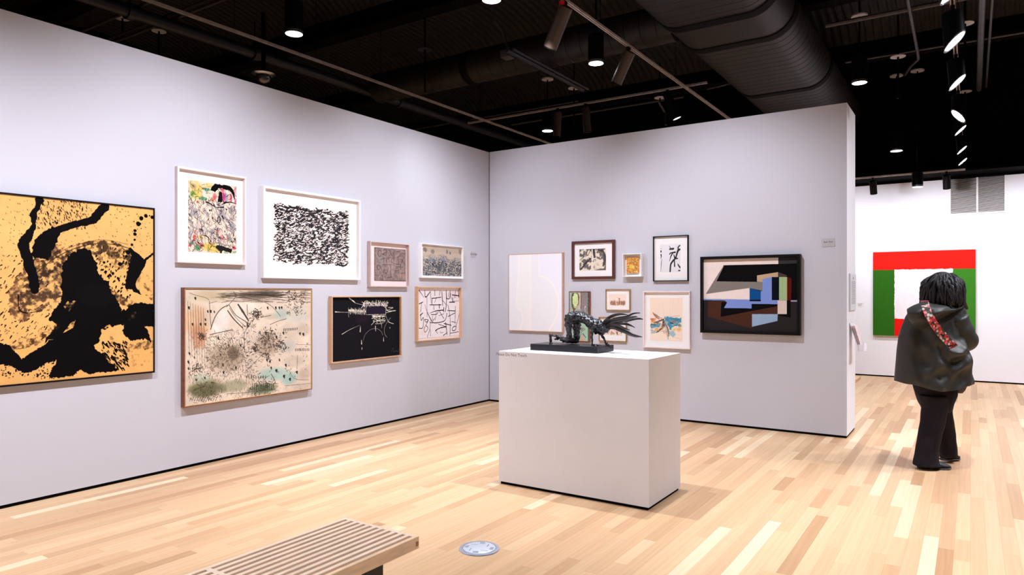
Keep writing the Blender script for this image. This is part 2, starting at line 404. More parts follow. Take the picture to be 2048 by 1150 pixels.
    def dabs(s, n, box, ln, wd, col, ang=(0, 6.28), a=1., curve=.3, rough=0., inside=None):
        (xa, ya), (xb, yb) = box
        for _ in range(n):
            p = (s.rg.uniform(xa, xb), s.rg.uniform(ya, yb))
            if inside and not inside(*p): continue
            th = s.rg.uniform(*ang); l = s.rg.uniform(*ln) / 2; w_ = s.rg.uniform(*wd)
            dx, dy = math.cos(th) * l, math.sin(th) * l; cv = s.rg.uniform(-curve, curve)
            c = col[s.rg.randint(len(col))] if isinstance(col[0], tuple) else col
            if curve: s.stroke([(p[0] - dx, p[1] - dy), (p[0] - dy * cv, p[1] + dx * cv), (p[0] + dx, p[1] + dy)], [w_ * .5, w_, w_ * .4], c, a, rough, smooth=False)
            else: s.stroke([(p[0] - dx, p[1] - dy), (p[0] + dx, p[1] + dy)], [w_, w_ * .6], c, a, rough, smooth=False)
    def grain(s, amt=.03, cells=None):
        s.im *= (1 + (s.nc - .5)[..., None] * amt * 2); s.im += (s.rg.rand(s.H, s.W, 1).astype(np.float32) - .5) * amt * .6
    def material(s, name, rough=.75, bump=.0):
        im = bpy.data.images.new(name, s.W, s.H); a = np.ones((s.H, s.W, 4), np.float32); a[..., :3] = np.clip(s.im, 0, 1)[::-1]
        im.pixels.foreach_set(a.ravel()); im.update(); im.pack()
        m = bpy.data.materials.new(name); m.use_nodes = True; nt = m.node_tree; b = nt.nodes['Principled BSDF']
        t = nt.nodes.new('ShaderNodeTexImage'); t.image = im; t.extension = 'EXTEND'; nt.links.new(t.outputs[0], b.inputs['Base Color'])
        b.inputs['Roughness'].default_value = rough; b.inputs['Specular IOR Level'].default_value = .07
        if bump:
            bp = nt.nodes.new('ShaderNodeBump'); bp.inputs['Strength'].default_value = bump; bp.inputs['Distance'].default_value = .004
            nt.links.new(t.outputs[0], bp.inputs['Height']); nt.links.new(bp.outputs[0], b.inputs['Normal'])
        return m

def glass_mat():
    m = bpy.data.materials.new('picture_glass'); m.use_nodes = True; nt = m.node_tree; n = nt.nodes; n.remove(n['Principled BSDF']); out = n['Material Output']
    t = n.new('ShaderNodeBsdfTransparent'); g = n.new('ShaderNodeBsdfGlossy'); g.inputs['Roughness'].default_value = .04
    lw = n.new('ShaderNodeLayerWeight'); lw.inputs[0].default_value = .5; mx = n.new('ShaderNodeMixShader')
    pw = n.new('ShaderNodeMath'); pw.operation = 'POWER'; pw.inputs[1].default_value = 5; nt.links.new(lw.outputs['Facing'], pw.inputs[0])
    fr = n.new('ShaderNodeMath'); fr.operation = 'MULTIPLY_ADD'; fr.inputs[1].default_value = .5; fr.inputs[2].default_value = .025; nt.links.new(pw.outputs[0], fr.inputs[0])
    nt.links.new(fr.outputs[0], mx.inputs[0]); nt.links.new(t.outputs[0], mx.inputs[1]); nt.links.new(g.outputs[0], mx.inputs[2]); nt.links.new(mx.outputs[0], out.inputs[0])
    return m
M_GLASS = glass_mat()
M_FWHITE = mat('white_frame', (.86, .83, .84), .45, var=.02)
M_FPINK = mat('pale_pink_frame', (.80, .68, .67), .5, var=.03)
M_FTAUPE = mat('blush_taupe_frame', (.60, .48, .47), .5, var=.04)
M_FBLACK = mat('black_frame', (.003, .002, .003), .45, spec=.15, var=.2)
M_FWOOD = mat('natural_wood_frame', (.66, .40, .24), .5, var=.14, vscale=30, stretch=(1, 1, 6))
M_FRED = mat('mahogany_frame', (.085, .016, .012), .35, var=.25, vscale=30)
M_FBROWN = mat('rust_brown_frame', (.20, .06, .028), .5, var=.3, vscale=30)
M_FGOLD = mat('gilt_frame', (.42, .25, .10), .35, metal=.5, var=.2, vscale=40)
M_LIP = mat('gold_lip', (.75, .50, .25), .35, metal=.3, var=.1)
M_MAT = mat('white_mat_board', (.88, .865, .88), .85, var=.01)
M_MATP = mat('blush_mat_board', (.80, .66, .66), .85, var=.02)
M_PAPER = mat('pinkish_paper', (.86, .77, .75), .85, var=.01)

def P3(axis, a, z, d):
    """a along the wall, d out of the wall"""
    return (XL + d, a, z) if axis == 'X' else (a, YB - d, z)
def bars(axis, a0, a1, z0, z1, w_, d0, d1, sides='LRTB'):
    mb = MB()
    def q(pa): return [P3(axis, *p) for p in pa]
    o = [(a0, z0), (a1, z0), (a1, z1), (a0, z1)]; i = [(a0 + w_, z0 + w_), (a1 - w_, z0 + w_), (a1 - w_, z1 - w_), (a0 + w_, z1 - w_)]; e = .0012
    o2 = [(a0 + e, z0 + e), (a1 - e, z0 + e), (a1 - e, z1 - e), (a0 + e, z1 - e)]
    vs_ = q([(*p, d0) for p in o]) + q([(*p, d1 - e) for p in o]) + q([(*p, d1) for p in o2]) + q([(*p, d1) for p in i]) + q([(*p, d0) for p in i])
    fs = []
    for k in range(4):
        for j in range(4):
            j2 = (j + 1) % 4; fs.append((k * 4 + j, k * 4 + j2, k * 4 + 4 + j2, k * 4 + 4 + j))
        
    for j in range(4): j2 = (j + 1) % 4; fs.append((16 + j, 16 + j2, j2, j))
    return mb.add(vs_, fs)
def slab(axis, a0, a1, z0, z1, d0, d1):
    A, B = P3(axis, a0, z0, d0), P3(axis, a1, z1, d1)
    return MB().box(tuple(min(p, q) for p, q in zip(A, B)), tuple(max(p, q) for p, q in zip(A, B)))
def framed(name, label, cat, axis, quad, depth, fw, fmat, art, artd, matm=None, matd=None, glass=False, group=None, lip=None, edge=None, extra=None):
    v = (XL + depth) if axis == 'X' else (YB - depth)
    hp = [(lambda p: (p.y, p.z) if axis == 'X' else (p.x, p.z))(onX(*q, v) if axis == 'X' else onY(*q, v)) for q in quad]
    a0 = (hp[0][0] + hp[3][0]) / 2; a1 = (hp[1][0] + hp[2][0]) / 2; z1 = (hp[0][1] + hp[1][1]) / 2; z0 = (hp[2][1] + hp[3][1]) / 2
    t = thing(name, P3(axis, (a0 + a1) / 2, z0, 0), label, cat, group)
    bars(axis, a0, a1, z0, z1, fw, .0005, depth).build('frame', fmat, t)
    if lip: bars(axis, a0 + fw, a1 - fw, z0 + fw, z1 - fw, lip[0], depth - .012, depth - .002).build('frame_lip', lip[1], t)
    if matm: slab(axis, a0 + fw * .8, a1 - fw * .8, z0 + fw * .8, z1 - fw * .8, .004, matd).build('mat_board', matm, t)
    else: slab(axis, a0 + fw * .8, a1 - fw * .8, z0 + fw * .8, z1 - fw * .8, .001, .006).build('backing_board', fmat, t)
    if art is not None:
        b0 = matd if matm else .006
        o = slab(axis, art.a0, art.a1, art.z0, art.z1, b0 + .0003, artd).build('picture', art.material(name + '_picture', *(edge or (.75,))), t)
        uv = o.data.uv_layers.new(name='uv')
        org = ORG[t.name]
        for lp in o.data.loops:
            p = o.data.vertices[lp.vertex_index].co + org; a_ = p.y if axis == 'X' else p.x
            uv.data[lp.index].uv = ((a_ - art.a0) / (art.a1 - art.a0), (p.z - art.z0) / (art.z1 - art.z0))
    if glass: slab(axis, a0 + fw * .9, a1 - fw * .9, z0 + fw * .9, z1 - fw * .9, depth - .006, depth - .004).build('glazing', M_GLASS, t)
    return t, (a0, a1, z0, z1)
K = (7, 5, 7)
BK = (20, 14, 18)

# --- 1 large gold and black painting, left edge beyond the frame
A = Art('X', XL + .032, [(-150, 368.5), (309, 420.5), (308, 739), (-150, 789)], 520, (226, 172, 104), 11); A.crop(0, 370, 2.738)
A.im *= (1 + (A.nw - .5)[..., None] * .12)
A.dabs(420, ((-300, 70), (840, 420)), (2, 9), (1.2, 4), (60, 35, 20), (.3, 1.4), curve=0)
A.dabs(300, ((-300, 380), (260, 860)), (3, 22), (1.5, 7), (25, 15, 12), (2.0, 2.7), curve=0)
A.dabs(230, ((200, 90), (480, 240)), (3, 16), (1.2, 6), (25, 15, 12), (.9, 1.5), curve=0)
A.dabs(120, ((520, 340), (720, 620)), (4, 12), (3, 11), K, (1.5, 2.6), curve=0)
for q, w_, dr, cc in (([(120, 690), (110, 600), (170, 510), (250, 425), (330, 380)], 110, .40, (84, 56, 40)), ([(190, 620), (250, 560), (330, 520)], 150, .40, (62, 44, 34)), ([(250, 450), (360, 385), (480, 350), (600, 345), (700, 385)], 80, .40, (54, 38, 26)),
                      ([(200, 480), (300, 400), (430, 340), (560, 320), (700, 345), (760, 400)], 5, 0, (50, 35, 25)), ([(190, 455), (320, 370), (430, 325), (560, 300), (700, 325)], 2.5, 0, (80, 50, 30)),
                      ([(100, 600), (105, 680), (150, 700), (230, 685)], 6, .3, K), ([(120, 650), (200, 660), (300, 650)], 60, .5, (100, 70, 50)), ([(540, 350), (620, 420), (690, 420)], 90, .46, (70, 50, 32)),
                      ([(620, 600), (680, 640), (760, 665)], 40, .38, (50, 35, 25)), ([(600, 850), (640, 885), (720, 892), (830, 870)], 44, .42, (90, 62, 40)), ([(620, 930), (740, 960), (850, 930)], 60, .57, (170, 120, 70)), ([(740, 560), (800, 580), (850, 620)], 40, .52, (80, 55, 30)),
                      ([(30, 900), (160, 850), (280, 790)], 60, .48, (120, 85, 50)), ([(740, 500), (790, 520), (830, 560)], 60, .55, (120, 80, 45))):
    A.stroke(q, w_, cc, .9, .3, dr)
A.stroke([(214, 82), (205, 120), (182, 165), (184, 215), (160, 270), (128, 330), (150, 400), (162, 450), (182, 510), (190, 575)], [44, 20, 34, 16, 44, 52, 52, 50, 48, 44], K, 1, .25)
A.poly([(175, 350), (200, 292), (240, 250), (300, 226), (335, 240), (322, 290), (300, 340), (268, 410), (215, 395), (188, 402), (168, 375)], K, 1, 6)
A.stroke([(290, 255), (330, 240), (390, 222), (460, 205), (510, 190), (540, 155), (575, 118)], [40, 40, 36, 38, 44, 48, 50], K, 1, .25)
for x_, y_, r_ in ((832, 176, 18), (798, 168, 20), (818, 168, 8), (772, 183, 22), (757, 212, 26), (738, 250, 18), (738, 268, 20), (736, 300, 12), (722, 327, 14), (711, 350, 16), (700, 370, 22), (690, 390, 16), (655, 432, 22), (617, 484, 18), (570, 424, 14), (772, 238, 6)):
    A.stroke([(x_, y_)], [r_], K, 1, .3)
A.poly([(706, 352), (742, 362), (785, 408), (840, 372), (838, 384), (800, 415), (790, 450), (768, 492), (738, 545), (776, 603), (745, 588), (720, 570), (692, 575), (684, 545), (695, 490), (705, 440), (716, 385)], K, 1, 5)
A.poly([(345, 430), (400, 368), (450, 345), (500, 360), (522, 430), (540, 490), (592, 530), (612, 590), (650, 645), (668, 688), (704, 670), (735, 642), (800, 648), (842, 650), (842, 778), (795, 772), (830, 860), (800, 845), (710, 850), (665, 800), (680, 760), (640, 768), (560, 790), (545, 850), (512, 882), (560, 930), (650, 1010), (480, 1035), (430, 1012), (400, 1045), (268, 1057), (310, 960), (240, 975), (180, 1022), (125, 1028), (60, 988), (0, 982), (-420, 1000), (-420, 880), (0, 862), (55, 872), (90, 930), (200, 905), (310, 765), (272, 742), (285, 690), (330, 640), (335, 560), (340, 480)], K, 1, 7)
A.poly([(60, 880), (200, 830), (310, 757), (330, 775), (200, 880), (90, 905)], (60, 38, 22), .85, 3, dry=.42)
A.poly([(78, 905), (180, 890), (290, 838), (215, 890), (116, 950)], (226, 172, 100), 1, 5)
A.poly([(345, 810), (400, 740), (416, 738), (395, 785), (362, 805)], (226, 172, 100), .95, 4, dry=.35)
A.poly([(340, 665), (370, 640), (416, 633), (380, 692)], (216, 162, 95), .9, 5, dry=.4)
A.poly([(408, 1045), (440, 1012), (490, 1036)], (226, 172, 100), 1, 4)
A.poly([(545, 800), (600, 770), (690, 775), (640, 820), (548, 860)], (220, 165, 95), .9, 8, dry=.5)
A.poly([(700, 705), (745, 695), (740, 730), (700, 745)], (120, 88, 60), .7, 6, dry=.5)
A.dabs(140, ((560, 860), (700, 1010)), (6, 20), (3, 10), K, (.6, 1.2), curve=0)
A.dabs(120, ((0, 960), (300, 1060)), (3, 8), (2, 9), K, curve=0)
A.dabs(60, ((-400, 640), (280, 860)), (3, 6), (2, 6), K, curve=0)
A.wash((520, 600), 90, 70, (17, 16, 19), .4); A.grain(.03)
framed('gold_and_black_painting', 'large gold painting with sweeping black splashed brushwork in thin black frame', 'painting', 'X', [(-153, 366), (310, 417.5), (310, 742.5), (-153, 793)], .04, .012, M_FBLACK, A, .032)

# --- 2 tall coloured print
A = Art('X', XL + .012, [(376.2, 359.2), (473, 373), (473, 508), (376.5, 503)], 620, (246, 222, 202), 5); A.crop(370, 345, 6.764)
A.wash((150, 200), 120, 110, (236, 196, 110), .9); A.wash((320, 170), 100, 60, (238, 200, 120), .8); A.wash((150, 310), 110, 60, (214, 200, 90), .8); A.wash((330, 1000), 120, 60, (236, 202, 90), .9); A.wash((430, 1060), 90, 30, (240, 200, 110), .9)
for p, rx, ry, cc in (((110, 180), 50, 45, (150, 135, 110)), ((300, 230), 70, 22, (60, 150, 130)), ((100, 280), 40, 50, (90, 140, 60)), ((250, 350), 70, 26, (70, 150, 110)), ((400, 320), 40, 60, (190, 40, 60)), ((370, 370), 35, 40, (235, 120, 90)), ((520, 340), 30, 70, (190, 30, 110)), ((560, 340), 30, 60, (150, 130, 170)), ((620, 340), 24, 60, (200, 50, 120)), ((500, 230), 40, 40, (225, 90, 120)), ((675, 250), 26, 60, (235, 150, 165)), ((680, 380), 22, 50, (210, 60, 110)), ((600, 340), 20, 50, (240, 170, 150)),
                      ((60, 320), 18, 26, (80, 180, 160)), ((165, 395), 16, 20, (190, 40, 50)), ((130, 870), 30, 40, (190, 40, 60)), ((210, 880), 40, 40, (225, 195, 90)), ((215, 980), 30, 40, (200, 50, 60)), ((70, 980), 26, 30, (200, 60, 70)), ((170, 1010), 40, 50, (50, 130, 80)), ((90, 950), 30, 30, (60, 130, 90)), ((440, 800), 40, 50, (235, 150, 140)), ((490, 890), 36, 60, (225, 120, 130)), ((140, 800), 40, 30, (230, 150, 140)), ((660, 1020), 30, 30, (200, 50, 80)), ((660, 1080), 40, 24, (90, 160, 100)), ((550, 1085), 50, 16, (110, 170, 100)), ((200, 740), 40, 40, (240, 190, 180)), ((375, 910), 12, 12, (220, 160, 60))):
    A.wash(p, rx, ry, cc, .8)
for p, rx, ry, an in (((130, 540), 60, 60, .5), ((300, 560), 110, 26, .9), ((500, 560), 90, 40, 1.1), ((640, 510), 50, 60, 0), ((640, 740), 50, 90, 0), ((370, 800), 40, 80, .6), ((230, 660), 60, 26, 0), ((560, 640), 90, 24, .9), ((70, 830), 26, 100, 0), ((600, 900), 60, 40, .4), ((560, 980), 110, 16, .1), ((480, 440), 70, 20, 0), ((80, 450), 40, 40, 0), ((650, 620), 60, 30, .7)):
    A.wash(p, rx, ry, (160, 156, 164), .72, an)
A.dabs(260, ((40, 360), (700, 1060)), (20, 120), (2, 8), [(25, 22, 26), (60, 58, 64), (25, 22, 26)], (.5, 2.4), curve=.5, a=.85)
A.dabs(90, ((40, 120), (700, 420)), (20, 90), (2, 8), [(30, 40, 30), (25, 22, 26), (50, 90, 60)], (-.5, 1.8), curve=.5, a=.8)
A.dabs(46, ((40, 380), (700, 1060)), (14, 44), (10, 22), (20, 17, 20), (.4, 1.6), curve=.3)
A.dabs(60, ((40, 860), (700, 1080)), (20, 70), (4, 14), [(190, 40, 60), (60, 120, 70), (20, 18, 20), (220, 180, 80)], curve=.4, a=.8)
A.dabs(70, ((60, 420), (690, 960)), (40, 150), (14, 34), [(150, 146, 154), (120, 118, 126), (176, 172, 178)], (.7, 1.6), curve=.4, a=.55); A.dabs(150, ((40, 120), (700, 1070)), (20, 80), (3, 9), [(20, 18, 22)], (.2, 2.6), curve=.6, a=.9)
A.poly([(380, 170), (420, 150), (510, 175), (520, 215), (450, 215), (400, 262), (350, 250)], K, 1, 5); A.stroke([(530, 195), (600, 215), (650, 280), (668, 360)], [60, 56, 40, 12], K, 1, .2)
A.poly([(465, 250), (505, 270), (500, 400), (440, 395)], (22, 16, 22), 1, 3); A.stroke([(500, 430), (600, 400), (690, 425)], [10, 16, 8], K, 1, .3); A.stroke([(290, 400), (340, 420), (420, 470), (520, 470)], [22, 12, 8, 20], K, 1, .3)
A.stroke([(440, 610), (470, 600), (475, 660), (445, 680), (440, 610)], 9, K); A.stroke([(235, 850), (290, 860), (330, 900)], [6, 14, 10], K)
A.poly([(405, 1000), (440, 985), (560, 1010), (640, 1035), (620, 1085), (500, 1060), (495, 1095), (470, 1095), (480, 1055), (430, 1035)], (24, 20, 26), 1, 5)
A.im *= .97
framed('tall_colour_print', 'tall white framed print of grey, pink and yellow splashes with black scrawls', 'framed print', 'X', [(355, 332), (493, 354), (493, 530), (355, 525)], .045, .018, M_FPINK, A, .012, M_MAT, .0105, True)

# --- 3 wide ink print
A = Art('X', XL + .012, [(535, 384.5), (711.5, 408), (711.5, 550), (535, 545)], 560, (250, 234, 228), 6); A.crop(340, 320, 4.6)
def ins3(x_, y_): t = (x_ - 968) / 665; return 0 < t < 1 and 408 + t * 78 + 14 * math.sin(x_ * .03) < y_ < 938 + t * 22 + 8 * math.sin(x_ * .05)
A.dabs(1500, ((968, 400), (1634, 975)), (18, 46), (6, 16), (14, 12, 16), (-.7, .5), curve=.7, rough=.5, inside=ins3)
A.dabs(420, ((968, 400), (1634, 975)), (8, 24), (10, 18), (14, 12, 16), curve=.7, rough=.7, inside=ins3)
A.dabs(800, ((968, 400), (1634, 975)), (14, 36), (5, 11), (250, 234, 228), (-.8, .4), curve=.6, rough=.5, inside=ins3)
A.dabs(360, ((968, 400), (1634, 975)), (14, 36), (5, 16), (14, 12, 16), (-.9, .7), curve=.8, rough=.6, inside=ins3)
for p in ((1000, 415, 1130, 440), (1090, 420, 1190, 440), (1210, 450, 1290, 465), (1340, 440, 1400, 470), (1410, 480, 1490, 470), (1560, 500, 1630, 515), (1540, 960, 1630, 965)): A.stroke([(p[0], p[1]), ((p[0] + p[2]) / 2, (p[1] + p[3]) / 2 + 10), (p[2], p[3])], [6, 18, 4], K, 1, .5)
framed('wide_ink_print', 'wide white framed sheet densely covered in small black ink dashes', 'framed print', 'X', [(527.5, 371.3), (721.5, 400.5), (721.5, 560), (527.5, 556.3)], .05, .022, M_FWHITE, A, .012, M_MAT, .0105, True)

# --- 4 big pale abstract landscape
A = Art('X', XL + .044, [(371, 579.5), (621, 580.5), (622, 776), (371, 812)], 520, (232, 214, 196), 8); A.crop(340, 560, 4.26)
for p, rx, ry, cc, a_ in (((230, 350), 130, 150, (214, 170, 130), .7), ((240, 480), 70, 110, (200, 140, 105), .75), ((350, 130), 200, 60, (200, 180, 140), .7), ((430, 360), 90, 110, (238, 230, 224), .8), ((600, 300), 60, 90, (240, 228, 216), .8), ((700, 260), 100, 50, (238, 222, 206), .7), ((860, 310), 80, 30, (200, 186, 168), .7), ((950, 290), 90, 60, (172, 196, 186), .7), ((1090, 300), 120, 90, (206, 206, 196), .7), ((1010, 450), 90, 90, (212, 196, 176), .6), ((1000, 560), 100, 60, (182, 190, 188), .6), ((1130, 420), 80, 60, (190, 176, 158), .6), ((1060, 690), 120, 50, (200, 186, 172), .7), ((1140, 800), 70, 60, (196, 178, 160), .7), ((860, 800), 170, 60, (160, 196, 190), .75), ((1020, 840), 90, 60, (150, 196, 190), .75),
                          ((300, 920), 170, 80, (120, 120, 82), .75), ((540, 900), 170, 50, (150, 150, 120), .7), ((780, 930), 150, 50, (110, 120, 90), .75), ((700, 130), 240, 40, (130, 116, 98), .7), ((850, 110), 120, 26, (90, 82, 72), .7), ((500, 660), 160, 120, (176, 156, 130), .5), ((540, 620), 60, 60, (90, 76, 64), .6), ((820, 560), 110, 100, (190, 166, 140), .5), ((160, 620), 40, 150, (226, 206, 190), .6), ((260, 840), 90, 40, (180, 196, 176), .6), ((1060, 960), 160, 40, (234, 220, 206), .8), ((170, 180), 70, 90, (216, 200, 176), .6), ((1130, 130), 80, 40, (216, 190, 170), .5)):
    A.wash(p, rx, ry, cc, a_)
D4 = [(36, 30, 28), (60, 48, 40), (90, 72, 56), (30, 26, 26)]
A.dabs(320, ((300, 480), (680, 820)), (10, 34), (2, 5), D4, (-1.2, 1.9), curve=.3, a=.85)
for _ in range(200):
    th = A.rg.uniform(0, 6.28); r_ = A.rg.uniform(0, 1) ** .7 * 190 + 8; cx, cy = 545 + math.cos(th) * r_ * 1.2, 640 + math.sin(th) * r_; l = A.rg.uniform(6, 20)
    A.stroke([(cx, cy), (cx + math.cos(th) * l, cy + math.sin(th) * l)], [4, 2], D4[A.rg.randint(4)], .85, smooth=False)
for cx, cy, rr, n_ in ((820, 500, 90, 150), (740, 300, 45, 70), (940, 560, 60, 70), (720, 590, 36, 50), (270, 480, 30, 40), (1080, 130, 90, 60), (1060, 240, 80, 40), (230, 760, 60, 50), (820, 640, 50, 40), (300, 950, 120, 70), (780, 900, 110, 80), (680, 380, 50, 40)):
    for _ in range(n_):
        x_, y_ = cx + A.rg.normal(0, rr * .5), cy + A.rg.normal(0, rr * .5); th = A.rg.uniform(0, 3.14); l = A.rg.uniform(5, 18)
        A.stroke([(x_ - math.cos(th) * l, y_ - math.sin(th) * l), (x_ + math.cos(th) * l, y_ + math.sin(th) * l)], [A.rg.uniform(2, 8), 2], D4[A.rg.randint(4)], .9, smooth=False)
for q, w_ in (([(165, 110), (220, 130), (300, 150), (330, 170)], 3), ([(345, 420), (380, 320), (430, 250), (490, 215)], 7), ([(335, 180), (340, 300), (350, 400)], 4), ([(340, 465), (430, 445), (520, 425)], 6), ([(500, 210), (560, 300), (650, 360), (660, 410)], 6), ([(490, 260), (540, 330), (620, 410)], 9), ([(505, 240), (560, 320), (640, 395)], 4), ([(580, 210), (620, 270), (670, 350)], [14, 20, 8]), ([(655, 210), (660, 300)], 5), ([(632, 440), (632, 600)], 4), ([(560, 150), (700, 160), (830, 200), (900, 260), (940, 310)], 4), ([(480, 175), (640, 185), (880, 185)], 3), ([(620, 130), (750, 125), (900, 135), (1020, 125)], [4, 10, 12, 4]), ([(540, 100), (560, 140), (480, 230)], 4), ([(640, 780), (720, 700), (800, 620)], 3), ([(710, 900), (780, 820)], 3), ([(860, 800), (890, 850), (895, 880)], 5), ([(1085, 640), (1080, 760)], 3), ([(980, 900), (1200, 880)], 2.5), ([(480, 970), (620, 960), (900, 930)], 3), ([(200, 940), (300, 900)], 5), ([(1090, 550), (1200, 552)], 2), ([(1010, 760), (1060, 840), (1180, 850)], 2.5), ([(400, 180), (330, 200)], 3), ([(770, 320), (860, 300)], 4), ([(850, 380), (920, 350), (990, 330)], 4)):
    A.stroke(q, w_, (50, 40, 34), .85, .2)
for i in range(7):
    x_ = 150 + i * 22; A.stroke([(x_, 180 + i * 10), (x_ + 6, 400), (x_ + 14, 640 + i * 14)], [3, 5, 2], (96, 72, 54), .7)
for x_, y_ in ((215, 160), (160, 240), (190, 380), (260, 380), (165, 630), (205, 660), (155, 700), (155, 755), (320, 270), (345, 270), (375, 272), (300, 340), (300, 380), (830, 240), (900, 240), (930, 240), (950, 240), (1135, 465), (930, 680), (985, 728), (1080, 790), (970, 825), (1020, 850), (905, 775), (860, 750), (905, 490), (965, 455), (1105, 460), (825, 685), (850, 700), (430, 640), (450, 725), (455, 790), (220, 850), (295, 835), (560, 750), (600, 560), (500, 560), (410, 500)): A.stroke([(x_, y_ - 6), (x_ + 3, y_ + 6)], [A.rg.uniform(10, 24), 10], (34, 30, 28), .9, .3)
for k in range(9): A.stroke([(970 + k * 14, 415 - k), (968 + k * 14, 432 - k)], 6, (36, 32, 30)); A.stroke([(1070 + k * 14, 585), (1068 + k * 14, 602)], 6, (36, 32, 30)); A.stroke([(650 + k * 20, 820), (652 + k * 20, 835)], 8, (70, 60, 48), .8)
for k in range(12): A.stroke([(690 + k * 16, 182), (692 + k * 16, 192)], 5, (120, 90, 70), .8); A.stroke([(700 + k * 16, 880), (702 + k * 16, 930 + 10 * math.sin(k))], 6, (44, 50, 36), .8); A.stroke([(180 + k * 20, 1000), (165 + k * 20, 1030)], 4, (50, 46, 34), .8)
A.dabs(900, ((150, 420), (700, 1030)), (8, 30), (1.5, 4), [(70, 54, 42), (120, 96, 72), (50, 50, 38), (150, 120, 96)], (.9, 2.3), curve=.3, a=.7)
A.dabs(240, ((640, 380), (1180, 980)), (6, 26), (2, 9), [(60, 56, 50), (150, 160, 150), (226, 216, 204), (120, 104, 88)], curve=.3, a=.6)
A.dabs(160, ((420, 95), (1180, 190)), (30, 160), (1.5, 5), [(60, 50, 42), (110, 96, 80), (36, 30, 28)], (-.15, .15), curve=.1, a=.7)
A.wash((550, 625), 60, 36, (60, 50, 44), .16); A.wash((480, 660), 190, 120, (120, 102, 84), .28); A.wash((820, 540), 150, 120, (120, 104, 88), .28); A.wash((300, 940), 170, 60, (70, 72, 48), .45); A.wash((780, 920), 140, 40, (70, 78, 58), .45); A.wash((760, 125), 240, 26, (60, 52, 46), .45); A.im *= .94; A.im *= (1 + (A.nw - .5)[..., None] * .22)
A.grain(.05)
framed('pale_abstract_landscape', 'big cream, grey-green and brown abstract landscape in brown frame with gold lip', 'painting', 'X', [(368.5, 575), (624, 577), (625, 778.5), (368.5, 815.5)], .055, .007, M_FBROWN, A, .046, lip=(.006, M_LIP), edge=(.7, .25))

# --- 5 black painting with white marks
A = Art('X', XL + .026, [(665.5, 594), (802, 594), (802, 709), (665.5, 724)], 640, (21, 20, 26), 9); A.crop(640, 460, 4.106)
Wc = (226, 218, 204)
A.poly([(378, 624), (540, 620), (538, 690), (378, 694)], (34, 26, 44), 1); A.stroke([(376, 622), (542, 618), (540, 692), (376, 696), (376, 622)], 4, Wc, .9, .5, smooth=False)
A.wash((350, 730), 80, 40, (36, 22, 34), .8)
for q, w_ in (([(125, 672), (180, 675), (240, 676)], [12, 5, 4]), ([(240, 560), (275, 585), (290, 600)], [14, 16, 4]), ([(290, 600), (350, 615)], 4), ([(240, 660), (300, 665), (370, 668)], [26, 32, 26]), ([(232, 640), (236, 715)], 4), ([(340, 640), (370, 600)], [8, 14]), ([(388, 580), (394, 615)], 6), ([(478, 580), (492, 615)], 9), ([(430, 600), (470, 612)], 8), ([(500, 600), (540, 640), (560, 665), (620, 662)], [6, 6, 10, 10]), ([(560, 636), (598, 636)], 7), ([(430, 705), (480, 710), (530, 706)], [20, 26, 18]), ([(420, 780), (460, 745), (500, 740), (530, 745)], [5, 8, 12, 8]), ([(455, 770), (510, 768)], 6), ([(505, 770), (508, 808)], [6, 2]), ([(540, 700), (560, 750), (604, 770), (560, 752), (580, 720)], [3, 5, 8, 4, 3]), ([(556, 750), (530, 800), (530, 850), (550, 880)], 3), ([(180, 856), (250, 815), (330, 780)], [8, 4, 2]), ([(355, 910), (370, 860), (410, 820), (460, 808), (500, 830), (515, 862)], 2.6), ([(332, 790), (330, 835)], [6, 14]), ([(340, 905), (342, 935)], [6, 16]), ([(345, 965), (344, 980)], 10), ([(455, 790), (457, 830)], [14, 4]), ([(522, 880), (522, 912)], [6, 12]), ([(545, 660), (600, 640)], 5), ([(540, 680), (590, 668)], 5), ([(574, 800), (574, 806)], 9), ([(440, 720), (470, 740), (520, 735)], 7)):
    A.stroke(q, [v * .62 for v in w_] if hasattr(w_, '__len__') else w_ * .62, Wc, .95, .3)
A.dabs(240, ((240, 645), (370, 690)), (6, 22), (1.5, 4), [Wc, (70, 60, 60)], (1.2, 1.9), curve=.2); A.dabs(130, ((430, 695), (535, 765)), (6, 22), (2, 5), [Wc, (30, 26, 30)], curve=.3); A.dabs(90, ((345, 590), (560, 625)), (5, 34), (2, 6), Wc, (1, 2.2))
A.stroke([(585, 1000), (600, 970), (606, 1000), (625, 990), (640, 1000), (650, 975)], 2, (120, 112, 112), .8)
framed('black_painting_with_white_marks', 'near-black painting with white scratched marks in natural wood frame', 'painting', 'X', [(664, 591.5), (803.8, 592.8), (804, 711), (663.8, 728.3)], .055, .012, M_FWOOD, A, .026)

